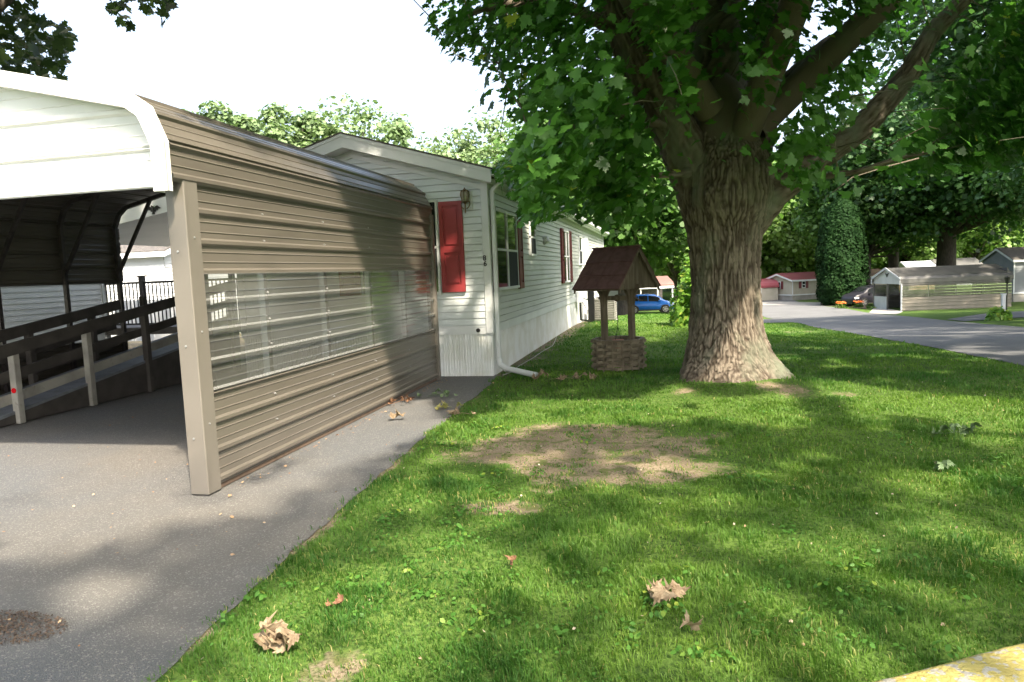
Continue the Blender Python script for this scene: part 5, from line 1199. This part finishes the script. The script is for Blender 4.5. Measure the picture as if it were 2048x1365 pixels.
MB().box((-13.05, 14.2, .3), (-12.96, 14.33, 3)).build('corner_trim', 'white_vinyl', nb)
# ------------------------------------------------------------------ cars
def build_car(name, label, loc, rotz, paint, L=4.3, Wd=1.78, H=1.64, suv=False, sz=0):
    t = thing(name, label, 'car', loc, rotz); w = Wd/2; x0, x1 = -L/2, L/2
    k = np.array([0, .02, .06, .12, .20, .30, .45, .60, .68, .74, .80, .88, .95, .985, 1.0])
    top = np.array([.80, .98, 1.28, H-.14, H-.04, H, H-.005, H-.05, H-.16, H-.36, H-.55, H-.64, H-.74, H-.86, .62]); xs = x0+k*L
    belt = np.array([.78, .92, 1.02, 1.05, 1.04, 1.02, .99, .97, .96, .955, .95, .93, .86, .76, .60])
    belt = np.minimum(belt, top-.02); low_ = np.array([.42, .34, .28, .26, .24, .22, .22, .22, .22, .22, .24, .26, .28, .32, .40])
    ww_ = w*np.array([.78, .90, .96, .985, 1, 1, 1, 1, 1, .995, .99, .975, .93, .85, .74])
    def sec(i):
        g = np.clip((top[i]-belt[i])/.4, 0, 1); a = ww_[i]
        return [(a*.80, low_[i]), (a*.97, low_[i]+.08), (a*1.0, .5*(low_[i]+belt[i])), (a*.985, belt[i]-.06), (a*.94, belt[i]), (a*(.94-.05*g), belt[i]+(top[i]-belt[i])*.35), (a*(.92-.14*g), belt[i]+(top[i]-belt[i])*.8), (a*(.72-.06*g), top[i]-.015), (0, top[i])]
    v, n = [], 17
    for i in range(len(xs)):
        s_ = sec(i); v += [(xs[i], -y, z) for y, z in s_]+[(xs[i], y, z) for y, z in s_[-2::-1]]
    f = [(i*n+j, i*n+j+1, (i+1)*n+j+1, (i+1)*n+j) for i in range(len(xs)-1) for j in range(n-1)]+[(i*n, (i+1)*n, (i+1)*n+n-1, i*n+n-1) for i in range(len(xs)-1)]+[tuple(range(n)), tuple((len(xs)-1)*n+j for j in range(n-1, -1, -1))]
    MB().add(v, f).build('body', paint, t, smooth=True)
    S_ = np.array([sec(i) for i in range(len(xs))])
    def ys(x, z):
        c = np.array([[np.interp(x, xs, S_[:, j, 0]), np.interp(x, xs, S_[:, j, 1])] for j in range(9)]); return float(np.interp(z, c[1:, 1], c[1:, 0]))
    def tp(x): return float(np.interp(x, xs, top))
    def bl_(x): return float(np.interp(x, xs, belt))
    def patch(xa, xb, lo, hi, name, m, n=6, side=(-1, 1), o_=.012):
        for s in side:
            mb = MB(); v = []
            for i in range(n+1):
                x = xa+(xb-xa)*i/n
                for q in range(4):
                    z = lo(x)+(hi(x)-lo(x))*q/3; v.append((x, s*(ys(x, z)+o_), z))
            mb.add(v, [(i*4+q, i*4+q+1, (i+1)*4+q+1, (i+1)*4+q) for i in range(n) for q in range(3)]); mb.build(name, m, t)
    hi = lambda x: max(bl_(x)+.06, tp(x)-.13); lo_ = lambda x: bl_(x)+.035
    patch(x0+L*.14, x0+L*.27, lo_, hi, 'side_window', 'car_glass'); patch(x0+L*.285, x0+L*.455, lo_, hi, 'side_window', 'car_glass'); patch(x0+L*.475, x0+L*.70, lo_, hi, 'side_window', 'car_glass')
    for a, b, nm in ((.615, .775, 'windscreen'), (.015, .105, 'rear_window')):
        mb = MB(); v = []
        for i in range(5):
            x = x0+L*(a+(b-a)*i/4)
            for q in (-.66, -.33, 0, .33, .66): v.append((x, q*w*1.02, tp(x)+.012-abs(q)*.03))
        mb.add(v, [(i*5+q, i*5+q+1, (i+1)*5+q+1, (i+1)*5+q) for i in range(4) for q in range(4)]); mb.build(nm, 'car_glass', t)
    patch(x0+L*.10, x0+L*.93, lambda x: max(.24, float(np.interp(x, xs, low_))+.0), lambda x: float(np.interp(x, xs, low_))+.11, 'sill_trim', 'car_plastic', 12, o_=.006)
    patch(x0+L*.90, x0+L*.975, lambda x: .68, lambda x: .80, 'headlight', 'headlight', 3, o_=.01); patch(x0+L*.01, x0+L*.05, lambda x: .85, lambda x: 1.0, 'tail_light', 'taillight', 3, o_=.01)
    MB().box((x1-.05, -.42, .45), (x1+.012, .42, .62)).build('grille', 'car_plastic', t)
    MB().box((x1-.10, -.6, .26), (x1-.01, .6, .38)).build('bumper', 'car_plastic', t)
    for s in (-1, 1): MB().box((x0+L*.665, s*(w-.01)-.09*(s < 0), 1.0), (x0+L*.71, s*(w-.01)+.09*(s > 0), 1.13)).build('wing_mirror', paint, t, bevel=.02)
    for a in (x0+L*.19, x0+L*.80):
        for s in (-1, 1):
            R_ = .345; y = s*(w-.10)
            MB().tube([(a, s*(w-.2), R_), (a, s*(w+.004), R_)], R_+.055, 24).build('wheel_arch', 'car_plastic', t)
            wh = MB().tube([(a, y-s*.09, R_), (a, y+s*.10, R_), (a, y+s*.115, R_)], [R_, R_, R_-.03], 24).build('wheel', 'tyre', t)
            mb = MB().tube([(a, y+s*.11, R_), (a, y+s*.122, R_)], .235, 24)
            rm = mb.build('rim', 'car_plastic', wh); mb = MB()
            for q in range(5):
                an = q*1.2566; mb.beam((a, y+s*.127, R_), (a+.225*math.cos(an), y+s*.127, R_+.225*math.sin(an)), .085, .012, up=(0, 1, 0))
            for q in range(20):
                an, an2 = q*.31416, (q+1)*.31416; mb.beam((a+.225*math.cos(an), y+s*.127, R_+.225*math.sin(an)), (a+.225*math.cos(an2), y+s*.127, R_+.225*math.sin(an2)), .03, .014, up=(0, 1, 0))
            mb.build('spokes', 'rim', wh)
    return t
p = at(1298, 626, 61); build_car('parked_car', 'bright blue hatchback parked on the grass edge beyond the wishing well', (p.x, p.y, Tz(p.x, p.y)+.02), CAMR-.08, 'car_blue')
p = at(1741, 613, 59.5); build_car('parked_car', 'charcoal sport utility car parked beside the grey carport across the road', (p.x, p.y, Tz(p.x, p.y)+.02), CAMR+math.pi+.22, 'car_dark', L=4.6, Wd=1.86, H=1.70)
# ------------------------------------------------------------------ fallen leaves
def curl_leaf(size, r):
    ox = [(x, y) for x, y, z in MAPLE]; n = len(ox); c = r.uniform(.7, 2.4)*r.choice([-1, 1], p=[.35, .65]); e = r.uniform(-1., 1.); ph_ = r.uniform(0, 6)
    f = lambda x, y: (x*size*(1-.25*abs(x)*abs(c)*.5), y*size, size*(min(1.2, abs(c*x*x*.9))*(1 if c > 0 else -1)+e*y*y+.07*math.sin(9*x+ph_)+.06*math.sin(11*y+ph_)))
    v = [f(x, y) for x, y in ox]+[f(x*.5, y*.5) for x, y in ox]+[f(0, 0)]
    return v, [(i, (i+1) % n, n+(i+1) % n, n+i) for i in range(n)]+[(n+i, n+(i+1) % n, 2*n) for i in range(n)]
def leaf_pile(label, px, py, n, size, m, spread, h, seed, name='dead_leaf_cluster', cat='dead leaves', ang=0, group=None):
    g_ = gt(px, py); t = thing(name, label, cat, (g_[0], g_[1], Tz(*g_)+.015), group=group); r = np.random.default_rng(seed); mb = MB(); q = Vector(t.location)
    for i in range(n):
        v, f = curl_leaf(size*r.uniform(.7, 1.15), r); a = r.uniform(0, 6.28)
        s = r.normal(0, 1, 2)*spread*np.array([1, .45]); ca, sa = math.cos(ang), math.sin(ang)
        Rm = Matrix.Rotation(a, 4, 'Z')@Matrix.Rotation(r.uniform(-.9, .9), 4, 'X')@Matrix.Rotation(r.uniform(-.5, .5), 4, 'Y')
        v = [Rm@Vector(p_) for p_ in v]; lo = min(p_.z for p_ in v); off = q+Vector((s[0]*ca-s[1]*sa, s[0]*sa+s[1]*ca, -lo+r.uniform(0, h)))
        mb.add([p_+off for p_ in v], f)
    if n > 2: mb.tube([q+Vector((-spread*math.cos(ang), -spread*math.sin(ang), .01)), q+Vector((0, 0, .03)), q+Vector((spread*math.cos(ang), spread*math.sin(ang), .015))], .003, 5)
    o = mb.build('leaves', m, t, smooth=False); return t
leaf_pile('curled tan dead leaves on the grass at the lower left near the driveway edge', 560, 1305, 9, .088, 'dryleaf', .055, .028, 1, ang=.6)
leaf_pile('curled tan dead leaves sticking up on the lawn left of the yellow kerb', 1328, 1212, 10, .088, 'dryleaf', .06, .04, 2, ang=1.2)
leaf_pile('small reddish brown dead leaf on the lawn right of the driveway edge', 682, 1224, 2, .06, 'redleaf', .03, .02, 3, cat='dead leaf', name='dead_leaf')
leaf_pile('single pale dead leaf just above the yellow kerb', 1384, 1278, 1, .075, 'dryleaf', .01, .01, 4, cat='dead leaf', name='dead_leaf')
leaf_pile('small brown dead leaf in the middle of the near lawn', 1030, 1142, 1, .06, 'redleaf', .01, .01, 5, cat='dead leaf', name='dead_leaf')
leaf_pile('rusty dead leaves against the foot of the brown carport wall', 805, 808, 12, .06, 'redleaf', .18, .03, 6, ang=1.0)
leaf_pile('yellowing fallen leaf sprig on the asphalt near the lawn edge', 888, 820, 6, .08, 'yellowleaf', .10, .015, 7, name='fallen_leaf_sprig', cat='leaf sprig')
leaf_pile('pale yellow and brown fallen leaves where the asphalt meets the grass', 925, 834, 6, .08, 'dryleaf', .10, .015, 8)
leaf_pile('green fallen leaf sprig in the shade by the white skirting', 880, 796, 7, .08, 'greenleaf', .16, .02, 9, name='fallen_leaf_sprig', cat='leaf sprig')
leaf_pile('single orange brown leaf lying on the sunlit asphalt strip', 795, 843, 2, .10, 'dryleaf', .03, .02, 10, cat='dead leaf', name='dead_leaf')
leaf_pile('wilted green leaf sprig lying on the shaded lawn right of the maple', 1912, 874, 7, .095, 'greenleaf', .10, .02, 11, name='fallen_leaf_sprig', cat='leaf sprig')
leaf_pile('small wilted leaf on the lawn below the green leaf sprig', 1885, 945, 2, .09, 'greenleaf', .03, .02, 12, cat='dead leaf', name='dead_leaf')
leaf_pile('brown leaves on the mossy ground between the downspout and the well', 1130, 762, 9, .11, 'dryleaf', .22, .015, 13)
leaf_pile('orange brown dead leaf hanging at the top of the carport corner post', 351, 372, 2, .05, 'redleaf', .01, .01, 14, cat='dead leaf', name='dead_leaf').location = (-3.50, 4.56, 2.37)
# small litter on the asphalt and under the tree
r = np.random.default_rng(5); N = 420
y = np.concatenate([r.uniform(4.8, 10.2, 160), r.uniform(2.2, 10, N-160)]); x = np.concatenate([-3.36+np.abs(r.normal(0, .08, 160)), r.uniform(-6.5, -2.2, N-160)])
x = np.where(x > edge_x(y)+.2, -3.3, x)
P = np.stack([x, y, np.full(N, .022)], -1); V_, c_, i_, r__ = inst(CARD, CARD_F, P, rand_rot(N, np.tile([0, 0, 1.], (N, 1)), .3, r), r.uniform(.004, .022, N)*r.choice([1, 1, 1.5], N), r.random(N))
tag(raw_mesh('leaf_litter', V_, c_, i_, mat('litter', (.30, .15, .07), (.45, .33, .2), attr='rnd', rough=.9), r__), 'scattered crumbs of dry leaves on the asphalt beside the carport wall', 'leaf litter', kind='stuff')
r = np.random.default_rng(15); g0 = gt(45, 1265); N = 2400; a = r.uniform(0, 6.28, N); q = r.random(N)**.6
P = np.stack([g0[0]-.15+np.cos(a)*q*.38, g0[1]+np.sin(a)*q*.16, .016+.012*(1-q)*r.random(N)], -1)
V_, c_, i_, r__ = inst(CARD, CARD_F, P, rand_rot(N, np.tile([0, 0, 1.], (N, 1)), .5, r), r.uniform(.004, .013, N), r.random(N))
tag(raw_mesh('debris_patch', V_, c_, i_, mat('brown_debris', (.06, .042, .032), (.13, .09, .065), attr='rnd', rough=.95), r__), 'low patch of brown leaf debris on the asphalt at the lower left corner', 'debris', kind='stuff')
# ------------------------------------------------------------------ grass
def grass(seed=1):
    r = np.random.default_rng(seed); out = []
    zones = ((2.0, 3.6, 8500), (3.6, 5.5, 5200), (5.5, 8, 2600), (8, 12, 1100), (12, 20, 380), (20, 34, 110), (34, 62, 26))
    for d0, d1, dens in zones:
        w0 = .86*d1+.6; area = (d1-d0)*2*w0; n = int(area*dens)
        d = r.uniform(d0, d1, n); c = r.uniform(-w0, w0, n)
        ok = np.abs(c) < .82*d+.7; d, c = d[ok], c[ok]
        x = c*.976-.216*d; y = c*.216+.976*d
        ex = edge_x(y); rx = road_x(y); ok = (x > ex-.02+r.normal(0, .02, len(x))) & (x < rx-.02+r.normal(0, .03, len(x)))
        ok &= ~((y > 10.55) & (x < -2.62)) & (y > -2) & (d < 62)
        ok &= ~((y > 36.5) & (y < 46.8) & (x > 2)); ok &= ~((y > 46.8) & (x > 6.6))
        x, y, d = x[ok], y[ok], d[ok]
        rr = np.hypot(x-.86, y-9.85); ok = rr > .68; x, y, d = x[ok], y[ok], d[ok]
        dt = dirt(x, y)+r.uniform(-.25, .12, len(x)); tuft = fbm(x*2.6, y*2.6, o=3, s=21); tiny = vn(x*14, y*14, s=5)
        pr = np.clip(1.12-dt*1.5+(tuft-.5)*1.0, .02, 1); pr = np.where(dt > .3, (tiny > .5)*(.30+.3*(tuft > .5))+.05, pr*(.35+.65*(tiny > .33)))
        ok = r.random(len(x)) < pr; x, y, d, tuft, dt, tiny = [q[ok] for q in (x, y, d, tuft, dt, tiny)]
        out.append(np.stack([x, y, d, tuft, dt, tiny], -1))
    A = np.concatenate(out); x, y, d, tuft, dt, tiny = A.T; N = len(x)
    h = (.016+.030*np.clip((tuft-.3)*2, 0, 1)+.016*r.random(N))*np.where(dt > .3, .65, 1)*(1+.012*d); h *= np.where(vn(x*5, y*5, s=8) > .72, 1.35, 1)
    w = .0019*np.maximum(1, d/3.0)**.9*r.uniform(.8, 1.3, N); w = np.minimum(w, .03)
    az = r.uniform(0, 6.283, N); lean = r.uniform(.25, 1.05, N); la = vn(x*7, y*7, s=3)*6.28+r.normal(0, 1.2, N)
    from_z = T(x, y)+(fbm(x*.9, y*.9, o=3, s=2)-.5)*.06*np.clip((x-edge_x(y))/.6, 0, 1)*np.clip((road_x(y)-x)/.8, 0, 1)*(y < 40)+.13*np.exp(-(np.hypot(x-.85, y-9.7)/1.15)**2)-.004
    B = np.stack([x, y, from_z], -1); S = np.stack([np.cos(az), np.sin(az), 0*az], -1); Ld = np.stack([np.cos(la), np.sin(la), 0*la], -1)
    up = np.array([0, 0, 1.])
    m = B+(up*.62+Ld*(.25*lean)[:, None])*h[:, None]; t_ = B+(up*(1.0-.35*lean)[:, None]+Ld*(.85*lean)[:, None])*h[:, None]
    ww_ = w[:, None]
    V = np.stack([B-S*ww_, B+S*ww_, m+S*ww_*.8, m-S*ww_*.8, t_], 1).reshape(-1, 3)
    k = np.arange(N)*5; I = np.stack([k, k+1, k+2, k+3, k+3, k+2, k+4], -1).ravel(); cnt = np.tile([4, 3], N)
    tone = fbm(x*.7+3, y*.7, o=3, s=33); rnd = np.clip(.12+.55*(tone-.35)*2+.32*r.random(N)-.25*(tuft > .6), 0, 1)*.8; rnd = np.where(r.random(N) < (.02+.06*(vn(x*3, y*3, s=77) > .6)+.3*(dt > .25))*np.clip(1.6-d/6, .12, 1), r.uniform(.86, 1, N), rnd)
    print('grass blades', N)
    o = raw_mesh('grass', V, cnt, I, 'grass_blade', np.repeat(rnd, 5)); tag(o, 'mown green lawn grass covering the yard', 'grass', kind='stuff')
grass()
def weeds():
    r = np.random.default_rng(4); C = []
    for _ in range(1500):
        d = r.uniform(2.1, 7.5); c = r.uniform(-.8*d, .8*d); x = c*.976-.216*d; y = c*.216+.976*d
        if x < edge_x(y)+.03 or x > 4.5: continue
        n1 = float(fbm(x*1.5, y*1.5, o=2, s=61)); b = .42 if (d < 3.6 or x < edge_x(y)+.55) else .56
        if n1 > b+.05*(c > .1*d) and r.random() < .7: C.append((x, y, d))
    C = np.array(C); k = 11; ci = np.repeat(np.arange(len(C)), k); N = len(ci)
    a = r.uniform(0, 6.28, N); rad = r.uniform(.01, .075, N); P = np.stack([C[ci, 0]+np.cos(a)*rad, C[ci, 1]+np.sin(a)*rad, T(C[ci, 0], C[ci, 1])+(fbm(C[ci, 0]*.9, C[ci, 1]*.9, o=3, s=2)-.5)*.06+r.uniform(.012, .045, N)], -1)
    n = np.stack([np.cos(a)*.5, np.sin(a)*.5, np.ones(N)], -1); big_ = vn(C[:, 0]*3, C[:, 1]*3, s=2)[ci]
    V_, c_, i_, r__ = inst(OVAL, OVAL_F, P, rand_rot(N, n, .25, r), (.014+.028*big_)*r.uniform(.7, 1.2, N), np.clip(r.random(N)*.8+big_*.2, 0, 1))
    tag(raw_mesh('broadleaf_weeds', V_, c_, i_, 'weed_leaf', r__), 'patches of broad leaved weeds and clover growing through the lawn', 'weeds', kind='stuff')
weeds()
r = np.random.default_rng(99); N = 260; d = r.uniform(2.2, 9, N); c = r.uniform(-.7, .8, N)*d; x = c*.976-.216*d; y = c*.216+.976*d; ok = (x > edge_x(y)+.1) & (x < 4.6); x, y = x[ok], y[ok]; N = len(x)
P = np.stack([x, y, T(x, y)+.03], -1); V_, c_, i_, r__ = inst(CARD, CARD_F, P, rand_rot(N, np.tile([0, 0, 1.], (N, 1)), .5, r), r.uniform(.006, .02, N), r.random(N))
tag(raw_mesh('petal_litter', V_, c_, i_, mat('pale_litter', (.55, .50, .38), (.30, .2, .12), attr='rnd', rough=.9), r__), 'tiny pale seeds and petals scattered over the lawn', 'litter', kind='stuff')
